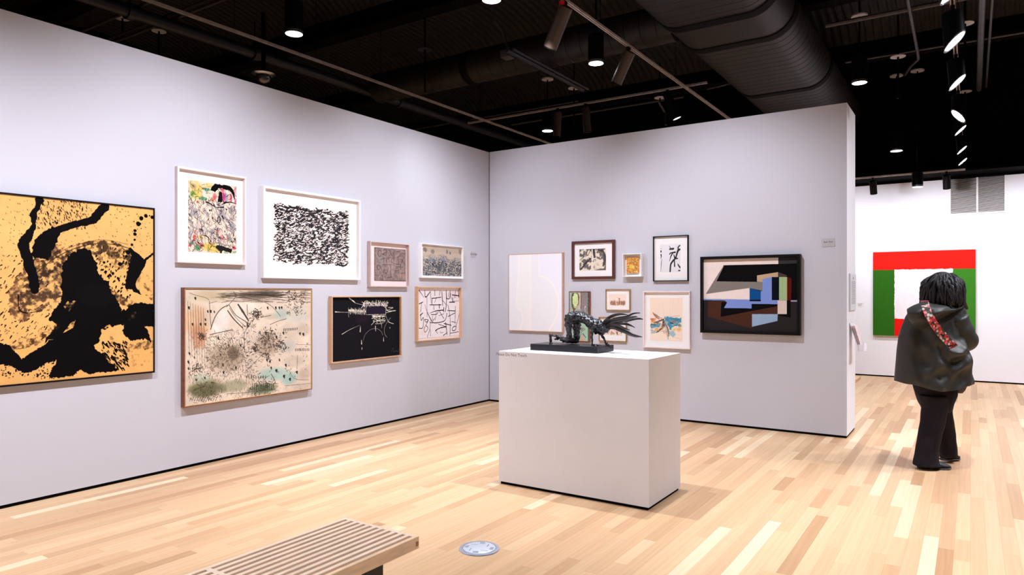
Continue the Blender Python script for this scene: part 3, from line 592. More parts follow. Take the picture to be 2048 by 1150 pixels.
# --- 6 grey pictograph painting
A = Art('X', XL + .016, [(749, 494.5), (811.5, 498.8), (811.5, 562.5), (749, 561)], 800, (136, 120, 117), 12); A.crop(730, 475, 9.99)
A.im *= (1 + (A.nc - .5)[..., None] * .5)
A.wash((520, 600), 150, 180, (180, 154, 154), .5); A.wash((330, 480), 120, 140, (150, 146, 148), .5); A.wash((740, 740), 90, 90, (176, 140, 128), .6)
A.dabs(260, ((195, 195), (815, 870)), (8, 40), (2, 6), [(110, 96, 92), (196, 180, 174), (100, 80, 76)], curve=.3, a=.6)
S6 = (58, 38, 34)
for q in ([(290, 245), (325, 290), (310, 370), (270, 370), (250, 310), (290, 245)], [(360, 250), (420, 245), (430, 520)], [(345, 330), (420, 300)], [(345, 330), (410, 355)], [(480, 240), (545, 370), (575, 245)], [(620, 280), (690, 285), (695, 360), (640, 395)], [(665, 400), (665, 520)], [(720, 320), (810, 318)], [(790, 380), (720, 525)], [(720, 420), (785, 525)], [(310, 440), (400, 410)], [(370, 390), (378, 510)], [(470, 370), (485, 490)], [(440, 410), (520, 405)], [(550, 420), (515, 460), (545, 505)], [(345, 540), (540, 540)], [(580, 525), (720, 545)], [(510, 545), (515, 780)], [(440, 795), (560, 790)], [(270, 545), (310, 590), (280, 645), (240, 610), (245, 560), (270, 545)], [(315, 590), (365, 700), (385, 630), (420, 720), (470, 600)], [(600, 720), (640, 590), (680, 720)], [(615, 665), (665, 660)], [(710, 545), (705, 660)], [(660, 585), (755, 592)], [(725, 710), (810, 712)], [(740, 720), (732, 830)], [(300, 820), (345, 745), (355, 835), (300, 835)], [(580, 300), (575, 560)], [(205, 200), (815, 215)], [(200, 200), (200, 860)], [(200, 860), (810, 865)], [(810, 230), (810, 870)]):
    A.stroke(q, 9, S6, .85, .5)
framed('grey_pictograph_painting', 'small grey painting scratched with signs, blush mat and taupe frame', 'framed painting', 'X', [(740.8, 480.9), (819.7, 489), (818.7, 574.2), (741.2, 573.6)], .055, .012, M_FTAUPE, A, .016, M_MATP, .0105, group=None)

# --- 7 grey-blue landscape
A = Art('X', XL + .016, [(846, 490.4), (924, 497.3), (923.6, 553.4), (846.5, 549.6)], 800, (188, 172, 156), 13); A.crop(730, 475, 9.99)
m_ = np.linspace(0, 1, A.H)[:, None] * np.ones((1, A.W)); n_ = np.clip((m_ + (A.nw - .5) * .5 - .35) * 5, 0, 1)[..., None]
tex = A.noise(64, 1.4); cA = np.array((64, 70, 84)) / 255; cB = np.array((196, 184, 170)) / 255; tt = np.clip((tex - .40) * 4, 0, 1)[..., None]
A.im = (A.im * (1 - n_) + (cA * (1 - tt) + cB * tt) * n_).astype(np.float32)
for p, rx, ry, cc in (((1200, 240), 60, 45, (112, 104, 102)), ((1350, 280), 60, 50, (120, 112, 108)), ((1640, 290), 26, 50, (104, 104, 116)), ((1700, 310), 30, 30, (100, 102, 118)), ((1900, 290), 50, 60, (128, 116, 110)), ((1330, 450), 110, 40, (128, 138, 162)), ((1560, 440), 120, 30, (140, 146, 162)), ((1860, 430), 80, 30, (146, 152, 170)), ((1480, 640), 90, 90, (84, 88, 92)), ((1350, 530), 30, 20, (50, 50, 60)), ((1900, 560), 50, 16, (40, 44, 60)), ((1830, 480), 60, 14, (216, 196, 170)), ((1220, 400), 60, 14, (226, 204, 176)), ((1180, 290), 20, 12, (226, 210, 190)), ((1560, 570), 40, 40, (90, 96, 100)), ((1500, 740), 300, 14, (190, 174, 158))): A.wash(p, rx, ry, cc, .75)
A.dabs(260, ((1160, 400), (1940, 740)), (8, 40), (3, 9), [(56, 60, 74), (216, 196, 176), (110, 118, 140), (90, 84, 80)], (-.5, .5), curve=.4, a=.8)
framed('grey_blue_landscape', 'small grey-blue and buff landscape, narrow white mat and white frame', 'framed painting', 'X', [(843, 486.2), (927, 493.5), (926.6, 557.5), (843, 555.6)], .045, .009, M_FWHITE, A, .016, M_MAT, .0105)

# --- 8 linear calligraphic drawing
A = Art('X', XL + .016, [(838.2, 579.2), (919, 580.8), (918.6, 671.3), (838.3, 676.8)], 800, (232, 224, 228), 14); A.crop(825, 565, 9.2)
A.wash((740, 230), 110, 110, (226, 208, 210), .6); A.wash((200, 920), 90, 110, (228, 208, 210), .6); A.grain(.03)
for q, w_ in (([(122, 145), (210, 272)], [12, 5]), ([(225, 135), (240, 270), (330, 165)], [7, 14, 10]), ([(330, 165), (342, 370)], 6), ([(410, 138), (412, 240)], 9), ([(508, 142), (492, 240)], 7), ([(265, 255), (268, 640)], 6), ([(225, 405), (270, 540), (370, 730)], 6), ([(355, 290), (430, 285), (525, 270)], 11), ([(360, 290), (355, 410)], 11), ([(435, 290), (408, 370)], 7), ([(320, 412), (525, 410)], 11), ([(392, 412), (392, 500)], 8), ([(490, 400), (495, 475)], 12), ([(540, 170), (555, 420)], 12), ([(545, 320), (620, 410)], 7), ([(620, 145), (622, 400), (600, 540)], 12), ([(622, 200), (630, 290), (685, 285), (690, 150)], 11), ([(665, 180), (658, 260)], 6), ([(700, 200), (705, 300)], 7), ([(730, 228), (855, 245)], 13), ([(795, 148), (778, 280)], 8), ([(842, 150), (852, 270)], 12), ([(735, 285), (738, 350)], 13), ([(680, 362), (775, 362)], 13), ([(740, 345), (850, 338)], 5), ([(650, 410), (690, 640), (690, 975)], 9), ([(640, 515), (785, 525)], [8, 13]), ([(788, 435), (780, 765)], 8), ([(655, 625), (780, 560)], 9), ([(720, 720), (800, 735)], 8), ([(860, 480), (850, 620), (800, 800)], 8), ([(770, 805), (735, 840), (740, 885), (790, 870), (800, 810), (770, 805)], 10), ([(690, 935), (845, 905)], 8), ([(320, 565), (440, 520), (570, 510)], [6, 12, 16]), ([(575, 460), (572, 540)], 14), ([(345, 590), (440, 585), (470, 540)], 10), ([(440, 520), (420, 690)], 7), ([(365, 620), (370, 680), (385, 695), (410, 650)], 8), ([(495, 530), (575, 660)], 9), ([(485, 612), (580, 572)], 6), ([(270, 540), (300, 620), (370, 730), (450, 740), (580, 710), (620, 640), (630, 570)], [6, 6, 10, 12, 11, 10, 12]), ([(122, 395), (190, 360)], 11), ([(165, 380), (150, 540)], 8), ([(145, 600), (190, 560)], [18, 10]), ([(150, 610), (160, 700), (200, 645), (190, 830), (112, 838)], 9), ([(222, 680), (292, 690), (250, 730), (222, 690)], 9), ([(290, 700), (215, 850), (235, 915), (285, 840), (245, 790)], 8), ([(325, 710), (320, 850), (270, 1005)], 8), ([(322, 740), (440, 740)], 9), ([(330, 870), (330, 990)], 7), ([(480, 768), (620, 815)], 8), ([(425, 885), (500, 840), (620, 812)], [16, 12, 16]), ([(430, 890), (465, 940)], 7), ([(580, 755), (710, 785)], 11), ([(610, 740), (635, 960)], 12), ([(565, 975), (635, 925)], 10), ([(508, 890), (520, 925), (565, 915)], 5)):
    A.stroke(q, [v * 1.35 for v in w_] if hasattr(w_, '__len__') else w_ * 1.35, (34, 17, 21), .97, .25)
framed('calligraphic_line_drawing', 'white drawing of criss-crossing dark brown lines in natural wood frame', 'framed drawing', 'X', [(835.8, 573.5), (924, 574), (922.8, 675.8), (836, 683.2)], .055, .011, M_FWOOD, A, .016, M_MAT, .0105)

# --- 10 white relief
A = Art('Y', YB - .03, [(1018, 510), (1123.6, 506), (1123.6, 663), (1018.5, 660.5)], 560, (240, 240, 246), 15); A.crop(1000, 460, 4.79)
A.poly([(385, 232), (600, 225), (600, 975), (480, 960), (560, 800), (565, 680), (530, 560), (470, 480), (380, 440)], (240, 240, 252), 1)
A.poly([(180, 240), (290, 236), (290, 960), (180, 960), (215, 850), (200, 780), (155, 730), (165, 500)], (244, 243, 244), 1)
for q, w_ in (([(180, 238), (175, 440), (155, 720), (195, 770), (216, 840), (205, 910), (180, 960)], 9), ([(293, 232), (293, 965)], 12), ([(375, 230), (375, 435)], 12), ([(375, 440), (430, 452), (490, 500), (540, 590), (562, 690), (545, 820), (470, 965)], 13)): A.stroke(q, w_, (255, 246, 242), 1, smooth=len(q) > 2)
A.im *= .985
framed('white_relief_panel', 'tall white panel with faint curved lines in thin natural frame', 'painting', 'Y', [(1017, 509), (1126, 504.8), (1125.5, 664.3), (1017.5, 661.5)], .035, .006, M_FWOOD, A, .031)

# --- 11 small two-part monochrome, mahogany frame
A = Art('Y', YB - .012, [(1158.7, 499), (1212, 496.5), (1211.7, 540.8), (1159, 541)], 800, (226, 214, 196), 16); A.crop(1000, 460, 4.79)
n_ = A.noise(9, 1.0); tt = np.clip((n_ - .47) * 14, 0, 1)[..., None]; dk = np.array((84, 80, 84)) / 255; hatch = (.75 + .25 * np.sin(np.arange(A.W)[None] * .9 + np.arange(A.H)[:, None] * .7))[..., None]
A.im = (A.im * (1 - tt * .75) + dk * hatch * tt * .75).astype(np.float32)
for q, w_ in (([(765, 290), (800, 260), (840, 240), (870, 190)], 5), ([(770, 380), (820, 320), (870, 270)], [16, 20, 12]), ([(900, 190), (905, 260)], 22), ([(980, 190), (1005, 260), (990, 340)], [16, 28, 22]), ([(900, 390), (940, 370), (1000, 375)], 4), ([(940, 190), (980, 200)], 14)): A.stroke(q, w_, (44, 42, 48), .85, .5)
A.poly([(878, 185), (888, 185), (888, 392), (880, 392)], (230, 220, 206)); A.poly([(900, 290), (960, 280), (975, 340), (950, 370), (900, 385)], (230, 216, 198), .8, 6)
framed('small_monochrome_print', 'small grey and cream two-part print, white mat, wide dark red wood frame', 'framed print', 'Y', [(1143, 483.2), (1228.7, 479), (1228.7, 557.5), (1143, 558.5)], .035, .034, M_FRED, A, .012, M_MAT, .0105, True)

# --- 12 painted panel with the oval, rust frame
A = Art('Y', YB - .034, [(1139, 584.5), (1175.7, 583.6), (1175.7, 682.5), (1138.5, 681.5)], 800, (158, 176, 160), 17); A.crop(1130, 575, 9.2)
A.im *= (1 + (A.nc - .5)[..., None] * .25)
A.poly([(290, 85), (420, 80), (420, 480), (285, 480), (290, 300)], (138, 130, 128), 1, 4); A.poly([(250, 90), (290, 88), (288, 400), (230, 400), (258, 300), (262, 180)], (206, 176, 166), 1, 3)
A.poly([(130, 100), (240, 100), (262, 180), (250, 300), (210, 380), (160, 440), (120, 340), (115, 200)], (92, 94, 90), 1, 4)
A.stroke([(190, 130), (190, 340)], [70, 80], (200, 214, 150), 1, .15); A.poly([(180, 110), (230, 120), (245, 200), (235, 300), (190, 355), (140, 300), (135, 180)], (206, 216, 156), 1, 4)
A.stroke([(185, 110), (240, 130), (255, 220), (235, 320), (190, 360), (140, 310), (128, 200), (150, 130), (185, 110)], 5, (60, 60, 56)); A.stroke([(215, 180), (225, 230), (200, 290), (160, 250)], 4, (120, 160, 130))
A.poly([(160, 390), (180, 390), (170, 440), (148, 435)], (176, 50, 36)); A.stroke([(290, 85), (298, 250), (285, 390)], 8, (20, 18, 20)); A.poly([(372, 330), (390, 365), (352, 378)], (196, 206, 206)); A.stroke([(366, 375), (370, 440)], 10, (180, 190, 190))
A.dabs(60, ((300, 90), (415, 400)), (20, 60), (2, 4), (100, 96, 98), (.3, 2), a=.6)
A.poly([(250, 480), (420, 480), (420, 1000), (250, 1000)], (156, 190, 168), 1, 3); A.stroke([(272, 770), (310, 740), (368, 768), (320, 795), (272, 770)], 7, (80, 50, 44)); A.poly([(285, 768), (310, 750), (350, 768), (318, 782)], (150, 100, 88)); A.stroke([(310, 800), (275, 920)], 7, (60, 44, 40)); A.stroke([(330, 850), (385, 925)], [14, 8], (36, 28, 28)); A.poly([(320, 850), (270, 985), (360, 990), (350, 890)], (196, 164, 148), 1, 3)
framed('narrow_oval_painting', 'narrow teal and pink painted panel in rust brown frame behind the bronze', 'painting', 'Y', [(1138, 583.2), (1179, 582.2), (1178.4, 685.8), (1137.5, 683.6)], .04, .009, M_FBROWN, A, .034)

# --- 13, 14 small gilt framed prints
A = Art('Y', YB - .012, [(1218, 588.6), (1251.8, 588.2), (1251.8, 611.8), (1218.3, 611.3)], 900, (240, 220, 210), 18); A.crop(1130, 575, 9.2)
A.poly([(830, 260), (870, 245), (900, 255), (990, 262), (990, 195), (1005, 190), (1015, 250), (1105, 250), (1105, 320), (835, 320)], (150, 110, 84), .85, 4); A.dabs(110, ((830, 240), (1108, 325)), (16, 60), (3, 8), [(96, 62, 44), (140, 100, 76), (206, 170, 150)], (1.3, 1.8), a=.8); A.stroke([(960, 180), (985, 200)], 3, (80, 60, 50)); A.stroke([(930, 250), (950, 320)], 16, (226, 200, 186))
framed('upper_gilt_framed_print', 'small brown cityscape print in thin gilt frame, the upper of two', 'framed print', 'Y', [(1210.5, 578.6), (1259.8, 577.9), (1259.6, 622), (1210.8, 620)], .03, .010, M_FGOLD, A, .012, M_MAT, .0105, True)
A = Art('Y', YB - .012, [(1204, 644), (1244, 643.5), (1244, 670.5), (1204, 669.5)], 900, (238, 216, 202), 19); A.crop(1130, 575, 9.2)
A.dabs(40, ((700, 780), (1040, 870)), (20, 60), (5, 12), [(60, 44, 38), (120, 92, 74), (200, 150, 120)], (1.2, 1.9)); A.stroke([(690, 875), (1050, 878)], 4, (190, 160, 140))
framed('lower_gilt_framed_print', 'small print in thin gilt frame, the lower of two, partly behind bronze hair', 'framed print', 'Y', [(1196.8, 634.7), (1252.6, 634), (1252.4, 684), (1197, 682)], .03, .010, M_FGOLD, A, .012, M_MAT, .0105, True)

# --- 15 shadow box with small orange painting
A = Art('Y', YB - .035, [(1253.3, 515), (1276.6, 514.5), (1276.8, 545.8), (1253.3, 546)], 1100, (214, 150, 70), 20); A.crop(1240, 465, 10.95)
A.dabs(420, ((140, 540), (405, 890)), (10, 34), (6, 16), [(226, 120, 40), (236, 176, 60), (60, 70, 50), (206, 90, 40), (240, 214, 150), (70, 100, 70), (196, 80, 40), (236, 190, 90)], curve=.6, a=.9); A.wash((240, 740), 50, 50, (244, 196, 70), .8); A.wash((300, 760), 30, 40, (232, 206, 140), .7); A.dabs(80, ((140, 540), (405, 890)), (5, 14), (4, 10), [(30, 36, 34), (240, 224, 190)], curve=.3)
framed('shadow_box_painting', 'tiny orange and yellow painting floating in a deep white shadow box', 'framed painting', 'Y', [(1244.7, 507.6), (1282.4, 506.9), (1282.5, 553.2), (1245.2, 553.3)], .085, .008, M_FWHITE, A, .037, M_MAT, .008, edge=(.5, .5))

# --- 16 calligraphy in black frame
A = Art('Y', YB - .012, [(1320.3, 489.3), (1360.8, 487.5), (1360.8, 543.8), (1320.5, 544.5)], 900, (226, 224, 230), 21); A.crop(1240, 465, 10.95)
for q, w_ in (([(1325, 275), (1275, 320), (1275, 390)], [16, 22, 20]), ([(1325, 365), (1275, 390), (1240, 480), (1220, 550), (1170, 610), (1110, 700), (1098, 860)], [26, 34, 26, 24, 30, 26, 24]), ([(1090, 365), (1165, 355)], [26, 34]), ([(1085, 480), (1110, 450), (1205, 432)], [14, 20, 26]), ([(1160, 440), (1110, 530), (1085, 630)], [20, 18, 4]), ([(1175, 480), (1205, 560), (1258, 568)], [8, 30, 20]), ([(1190, 600), (1195, 740)], [16, 22]), ([(1265, 680), (1280, 720), (1325, 775)], [6, 22, 26]), ([(1075, 290), (1105, 345)], [3, 14]), ([(898, 405), (898, 425)], 22), ([(898, 485), (905, 520), (893, 570)], [22, 14, 6]), ([(915, 570), (905, 680), (893, 860)], [2, 8, 3]), ([(888, 355), (912, 356)], 4)): A.stroke(q, [v * 1.3 for v in w_] if hasattr(w_, '__len__') else w_ * 1.3, (10, 8, 10), 1, .12)
A.poly([(1272, 822), (1325, 818), (1325, 845), (1272, 848)], (12, 10, 12))
framed('calligraphy_in_black_frame', 'white sheet with bold black brush calligraphy, wide mat, thin black frame', 'framed drawing', 'Y', [(1305.2, 473), (1376, 469.6), (1375.7, 562), (1306, 562.8)], .04, .010, M_FBLACK, A, .012, M_MAT, .0105, True)

# --- 17 blue and orange drawing
A = Art('Y', YB - .012, [(1300, 596.2), (1365.3, 596), (1364.8, 682.6), (1300.5, 680.2)], 720, (244, 224, 208), 22); A.crop(1285, 575, 8.85)
A.poly([(395, 520), (690, 535), (690, 620), (640, 640), (600, 680), (520, 690), (510, 750), (480, 740), (450, 640), (390, 600)], (44, 140, 180), .95, 8); A.poly([(500, 640), (600, 655), (560, 680), (500, 670)], (150, 190, 190), .8, 5)
A.poly([(145, 620), (200, 640), (330, 640), (300, 690), (210, 720), (150, 730)], (70, 150, 184), .9, 8); A.poly([(480, 770), (540, 760), (585, 830), (545, 885), (490, 850)], (150, 192, 206), .9, 5); A.poly([(150, 750), (225, 760), (215, 800), (155, 820)], (150, 190, 200), .9, 5); A.poly([(430, 850), (460, 860), (468, 920), (450, 925)], (150, 190, 206), .9, 4)
for p, rx, ry, cc in (((190, 600), 40, 30, (226, 150, 70)), ((170, 560), 40, 20, (214, 90, 60)), ((560, 745), 40, 26, (236, 190, 100)), ((640, 740), 50, 36, (230, 180, 110)), ((250, 740), 40, 26, (236, 176, 80)), ((555, 600), 40, 24, (190, 110, 60)), ((650, 670), 40, 30, (90, 130, 130)), ((620, 580), 60, 20, (30, 110, 150)), ((420, 610), 40, 24, (170, 190, 170)), ((550, 555), 22, 14, (40, 50, 60))): A.wash(p, rx, ry, cc, .85)
for q, w_, cc in (([(185, 450), (230, 510), (290, 555)], [18, 22, 20], (196, 90, 50)), ([(220, 475), (300, 530)], 22, (110, 124, 140)), ([(200, 630), (280, 600), (380, 560)], [16, 30, 16], (50, 44, 46)), ([(240, 800), (310, 750), (370, 670), (370, 580)], [8, 30, 44, 36], (60, 52, 56)), ([(260, 760), (330, 700), (350, 640)], 16, (206, 150, 100)), ([(400, 640), (440, 740), (460, 860)], [40, 36, 22], (110, 120, 116)), ([(410, 670), (440, 780), (450, 850)], 12, (214, 160, 90)), ([(430, 660), (465, 760), (475, 850)], 6, (50, 50, 56)), ([(390, 680), (420, 800), (440, 860)], 5, (50, 50, 56)), ([(360, 770), (400, 820)], 6, (90, 120, 140)), ([(430, 640), (490, 710)], 6, (50, 60, 70)), ([(150, 650), (230, 665)], 14, (30, 40, 50)), ([(500, 625), (540, 640)], 22, (40, 50, 60)), ([(410, 510), (500, 515), (660, 500)], 5, (50, 120, 150)), ([(560, 880), (700, 920)], 2, (150, 120, 110)), ([(350, 220), (375, 420), (370, 520)], 2.5, (206, 196, 186)), ([(500, 225), (485, 400), (490, 500)], 2.5, (206, 196, 186)), ([(545, 220), (520, 430)], 2.5, (214, 202, 190))): A.stroke(q, w_, cc, .9, .4)
A.dabs(120, ((150, 540), (420, 800)), (20, 70), (3, 9), [(50, 46, 50), (206, 120, 60), (120, 130, 140), (240, 200, 160)], (2.2, 3.2), a=.8); A.dabs(60, ((480, 560), (690, 720)), (14, 40), (3, 8), [(30, 60, 80), (170, 200, 200), (210, 150, 80)], (-.4, .5), a=.8)
framed('blue_and_orange_drawing', 'blue, orange and black brush drawing on cream paper in pale pink frame', 'framed drawing', 'Y', [(1285.5, 583), (1380.3, 581.4), (1379.5, 698.8), (1286.2, 695)], .045, .014, M_FPINK, A, .012, M_MAT, .0105, True)

# --- 18 geometric painting
A = Art('Y', YB - .03, [(1405.5, 519.3), (1594, 514.3), (1594, 666.3), (1406, 660.8)], 620, (40, 36, 38), 23); A.crop(1395, 500, 6.39)
N_ = (8, 7, 10)
for q, cc in (([(60, 110), (1032, 80), (1032, 180), (335, 195), (108, 560), (665, 485), (665, 640), (60, 640)], (234, 220, 216)), ([(1032, 80), (1280, 80), (1280, 175), (1032, 180)], (52, 50, 52)),
              ([(335, 195), (1032, 178), (1280, 172), (1280, 645), (1190, 645), (1190, 862), (1020, 835), (1020, 700), (950, 640), (760, 410), (242, 400)], N_), ([(335, 195), (242, 400), (830, 408), (830, 520), (665, 485), (108, 562), (322, 222)], (128, 122, 118)), ([(322, 215), (340, 200), (242, 400), (225, 385)], (140, 126, 124)),
              ([(760, 325), (1028, 282), (1028, 345), (830, 408), (760, 405)], (190, 164, 132)), ([(1028, 282), (1140, 322), (1140, 345), (1028, 345)], (74, 62, 58)), ([(665, 485), (810, 525), (810, 640), (665, 640)], (14, 76, 140)), ([(665, 635), (810, 635), (810, 655), (665, 655)], N_), ([(830, 370), (950, 345), (950, 640), (1028, 640), (1024, 692), (690, 688), (690, 746), (338, 740), (378, 672), (350, 645), (60, 640), (60, 624), (665, 632), (665, 655), (808, 655), (808, 525), (828, 522)], (122, 146, 214)),
              ([(950, 345), (1042, 345), (1042, 638), (948, 638)], (8, 14, 26)), ([(1042, 345), (1140, 345), (1140, 640), (1042, 640)], (162, 190, 144)), ([(1136, 345), (1144, 345), (1144, 645), (1136, 645)], (190, 164, 110)), ([(1144, 345), (1185, 352), (1200, 380), (1195, 645), (1144, 642)], (88, 20, 12)), ([(1190, 642), (1280, 640), (1280, 660), (1190, 660)], (176, 160, 196)),
              ([(60, 645), (135, 648), (135, 848), (695, 1005), (697, 980), (1022, 905), (1022, 835), (1190, 862), (1190, 660), (1280, 660), (1280, 1070), (60, 1040)], (42, 38, 40)), ([(135, 650), (350, 648), (378, 672), (305, 665), (296, 848), (320, 850), (1024, 716), (1024, 818), (697, 818), (697, 1005), (135, 848)], (72, 42, 32)), ([(305, 665), (362, 665), (378, 672), (338, 740), (690, 746), (690, 688), (1024, 692), (1024, 716), (320, 850), (296, 848)], N_),
              ([(1022, 642), (1140, 642), (1140, 818), (1022, 818)], (222, 204, 198)), ([(697, 818), (1024, 818), (1022, 905), (697, 980)], (148, 174, 204)), ([(1140, 645), (1190, 645), (1190, 862), (1022, 822), (1140, 818)], N_)): A.poly(q, cc)
A.dabs(90, ((560, 410), (820, 500)), (8, 24), (2, 4), (150, 146, 140), a=.5); A.grain(.02)
framed('geometric_painting', 'geometric painting of blue, brown, black and white planes in black frame', 'painting', 'Y', [(1400, 514), (1599.5, 507.4), (1600, 671.7), (1400.5, 665)], .075, .030, M_FBLACK, A, .032)

# --- far painting of red, green and white (YF plane)
def onF(px, py, d): return onY(px, py, YF - d)
FP = [(1746, 505), (1951.5, 498), (1951.5, 675.5), (1746, 671)]
A = Art('Y', YF - .045, FP, 300, (222, 24, 20), 30); A.crop(1740, 490, 5.75)
A.poly([(30, 60), (1230, 40), (1230, 280), (30, 290)], (226, 30, 22)); A.poly([(30, 288), (281, 286), (281, 1080), (30, 1080)], (44, 100, 24), 1, 1); A.poly([(950, 272), (1230, 270), (1230, 1090), (950, 1090)], (56, 122, 34), 1, 1); A.poly([(281, 283), (952, 272), (952, 850), (281, 847)], (234, 228, 236), 1, 2); A.grain(.03)
YBs = YB; YB = YF
framed('red_green_white_painting', 'large hard-edged red, green and white painting on far wall behind the visitor', 'painting', 'Y', FP, .05, .004, mat('canvas_edge', (.70, .10, .08), .8, var=.1), A, .052)
YB = YBs

# ---------------------------------------------------------------- wall labels
def text_mesh(txt, size, loc, rot, m, parent, name='lettering'):
    cu = bpy.data.curves.new(name, 'FONT'); cu.body = txt; cu.size = size; cu.extrude = .0002; cu.align_x = 'CENTER'; cu.align_y = 'CENTER'; cu.resolution_u = 2
    tmp = bpy.data.objects.new('t', cu); C.objects.link(tmp); dg = bpy.context.evaluated_depsgraph_get(); me = bpy.data.meshes.new_from_object(tmp.evaluated_get(dg)); bpy.data.objects.remove(tmp)
    me.name = name; M = Matrix.Translation(Vector(loc) - ORG.get(parent.name, Vector())) @ rot.to_4x4(); me.transform(M)
    me.materials.clear(); me.materials.append(m); o = bpy.data.objects.new(name, me); C.objects.link(o); o.parent = parent; return o
ROT_B = Matrix(((1, 0, 0), (0, 0, -1), (0, 1, 0)))            # on a wall facing -Y
ROT_L = Matrix(((0, 0, 1), (1, 0, 0), (0, 1, 0)))             # on a wall facing +X
M_INK = mat('black_print', (.02, .016, .018), .7, var=.1); M_INKS = mat('grey_print', (.10, .085, .085), .7, var=.1)
M_LAB = mat('label_card', (.47, .455, .49), .7, var=.02); M_LABW = mat('white_card', (.80, .79, .82), .6, var=.02)
p0, p1 = onX(942.2, 503.3, XL + .004), onX(952, 515.2, XL + .004)
t = thing('wall_label', (XL, (p0.y + p1.y) / 2, p1.z), 'small square grey label near the corner on the left wall', 'label')
MB().bbox((XL + .0005, p0.y, p1.z), (XL + .004, p1.y, p0.z), .001).build('card', M_LAB, t)
text_mesh('North Wall', .032, (XL + .0045, (p0.y + p1.y) / 2, (p0.z + p1.z) / 2 + .005), ROT_L, M_INK, t)
p0, p1 = onY(1643.2, 477.6, YB - .004), onY(1669.5, 493.2, YB - .004)
t = thing('wall_label', ((p0.x + p1.x) / 2, YB, p1.z), 'small grey label reading East Wall, above and right of the geometric painting', 'label')
MB().bbox((p0.x, YB - .004, p1.z), (p1.x, YB - .0005, p0.z), .001).build('card', M_LAB, t)
text_mesh('East Wall', .024, ((p0.x + p1.x) / 2, YB - .0045, (p0.z + p1.z) / 2 + .008), ROT_B, M_INK, t)
p0, p1 = onY(1713.8, 604.8, YF - .004), onY(1728.5, 614.5, YF - .004)
t = thing('wall_label', ((p0.x + p1.x) / 2, YF, p1.z), 'tiny white caption card left of the red and green painting', 'label')
MB().bbox((p0.x, YF - .004, p1.z), (p1.x, YF - .0005, p0.z), .001).build('card', M_LABW, t)
for k in range(3): MB().box((p0.x + .02, YF - .0046, p0.z - .03 - k * .02), (p1.x - .03 - .01 * k, YF - .004, p0.z - .024 - k * .02)).build('text_line', M_INKS, t)
# text panel and brochure holder on the end of the partition
p0, p1 = onX(1697.5, 547, XE + .02), onX(1709.5, 621.5, XE + .02)
p0.y, p1.y, p0.z, p1.z = 8.41, 8.85, 1.797, 1.386
t = thing('text_panel', (XE, (p0.y + p1.y) / 2, p1.z), 'pale grey text panel with rows of print on the partition end', 'panel')
MB().bbox((XE + .0025, p0.y, p1.z), (XE + .02, p1.y, p0.z), .002).build('board', mat('pale_blue_grey_panel', (.66, .69, .74), .6, var=.02), t)
for k in range(17):
    z_ = p0.z - .09 - k * .0155; MB().box((XE + .0203, p0.y + .07, z_), (XE + .0208, p1.y - .06 - .03 * (k % 3 == 2), z_ + .004)).build('text_line', M_INKS, t)
MB().box((XE + .0203, (p0.y + p1.y) / 2 - .02, p0.z - .06), (XE + .0208, (p0.y + p1.y) / 2 + .02, p0.z - .035)).build('emblem', M_INKS, t)
pc = Vector((XE, 8.56, 1.05)); y_ = pc.y
t = thing('brochure_holder', (XE, y_, pc.z - .1), 'clear tilted leaflet holder full of leaflets below the text panel', 'leaflet holder')
m_ac = mat('clear_acrylic', (.80, .78, .86), .1, spec=.6, var=.02); m_lf = mat('leaflet_paper', (.78, .62, .64), .6, var=.25, vscale=25)
zc = 1.25; zb = .945
MB().add([(XE + .003, y_ - .11, zc), (XE + .003, y_ + .11, zc), (XE + .006, y_ + .11, zc), (XE + .006, y_ - .11, zc), (XE + .10, y_ - .11, zb), (XE + .10, y_ + .11, zb), (XE + .104, y_ + .11, zb), (XE + .104, y_ - .11, zb)], [(0, 1, 2, 3), (4, 5, 6, 7), (0, 1, 5, 4), (1, 2, 6, 5), (2, 3, 7, 6), (3, 0, 4, 7)]).build('back_plate', m_ac, t)
MB().box((XE + .085, y_ - .11, zb - .004), (XE + .15, y_ + .11, zb)).box((XE + .146, y_ - .11, zb), (XE + .15, y_ + .11, zb + .08)).box((XE + .085, y_ - .112, zb), (XE + .15, y_ - .108, zb + .07)).box((XE + .085, y_ + .108, zb), (XE + .15, y_ + .112, zb + .07)).build('pocket', m_ac, t)
for k in range(3):
    d_ = .012 + k * .012
    MB().add([(XE + .012 + d_, y_ - .10, zc - .03), (XE + .012 + d_, y_ + .10, zc - .03), (XE + .018 + d_, y_ + .10, zc - .03), (XE + .018 + d_, y_ - .10, zc - .03), (XE + .09 + d_, y_ - .10, zb + .002), (XE + .09 + d_, y_ + .10, zb + .002), (XE + .096 + d_, y_ + .10, zb + .002), (XE + .096 + d_, y_ - .10, zb + .002)], [(0, 1, 2, 3), (4, 5, 6, 7), (0, 1, 5, 4), (1, 2, 6, 5), (2, 3, 7, 6), (3, 0, 4, 7)]).build('leaflet', m_lf, t)
# ---------------------------------------------------------------- pedestal
PX0, PX1, PY0, PY1, PZ = -3.262, -1.945, 4.72, 5.37, 1.098
t = thing('pedestal', ((PX0 + PX1) / 2, (PY0 + PY1) / 2, 0), 'white box pedestal carrying the bronze, standing on the oak floor', 'pedestal')
MB().bbox((PX0, PY0, .022), (PX1, PY1, PZ), .0015).build('plinth_box', M_PED, t)
MB().box((PX0 + .012, PY0 + .010, 0), (PX1 - .012, PY1 - .010, .022)).build('recessed_base', M_BLACK, t)
q = onY(1022.5, 709.8, PY0)
text_mesh('Please Do Not Touch', .034, (q.x, PY0 - .0005, q.z), ROT_B, M_INKS, t)
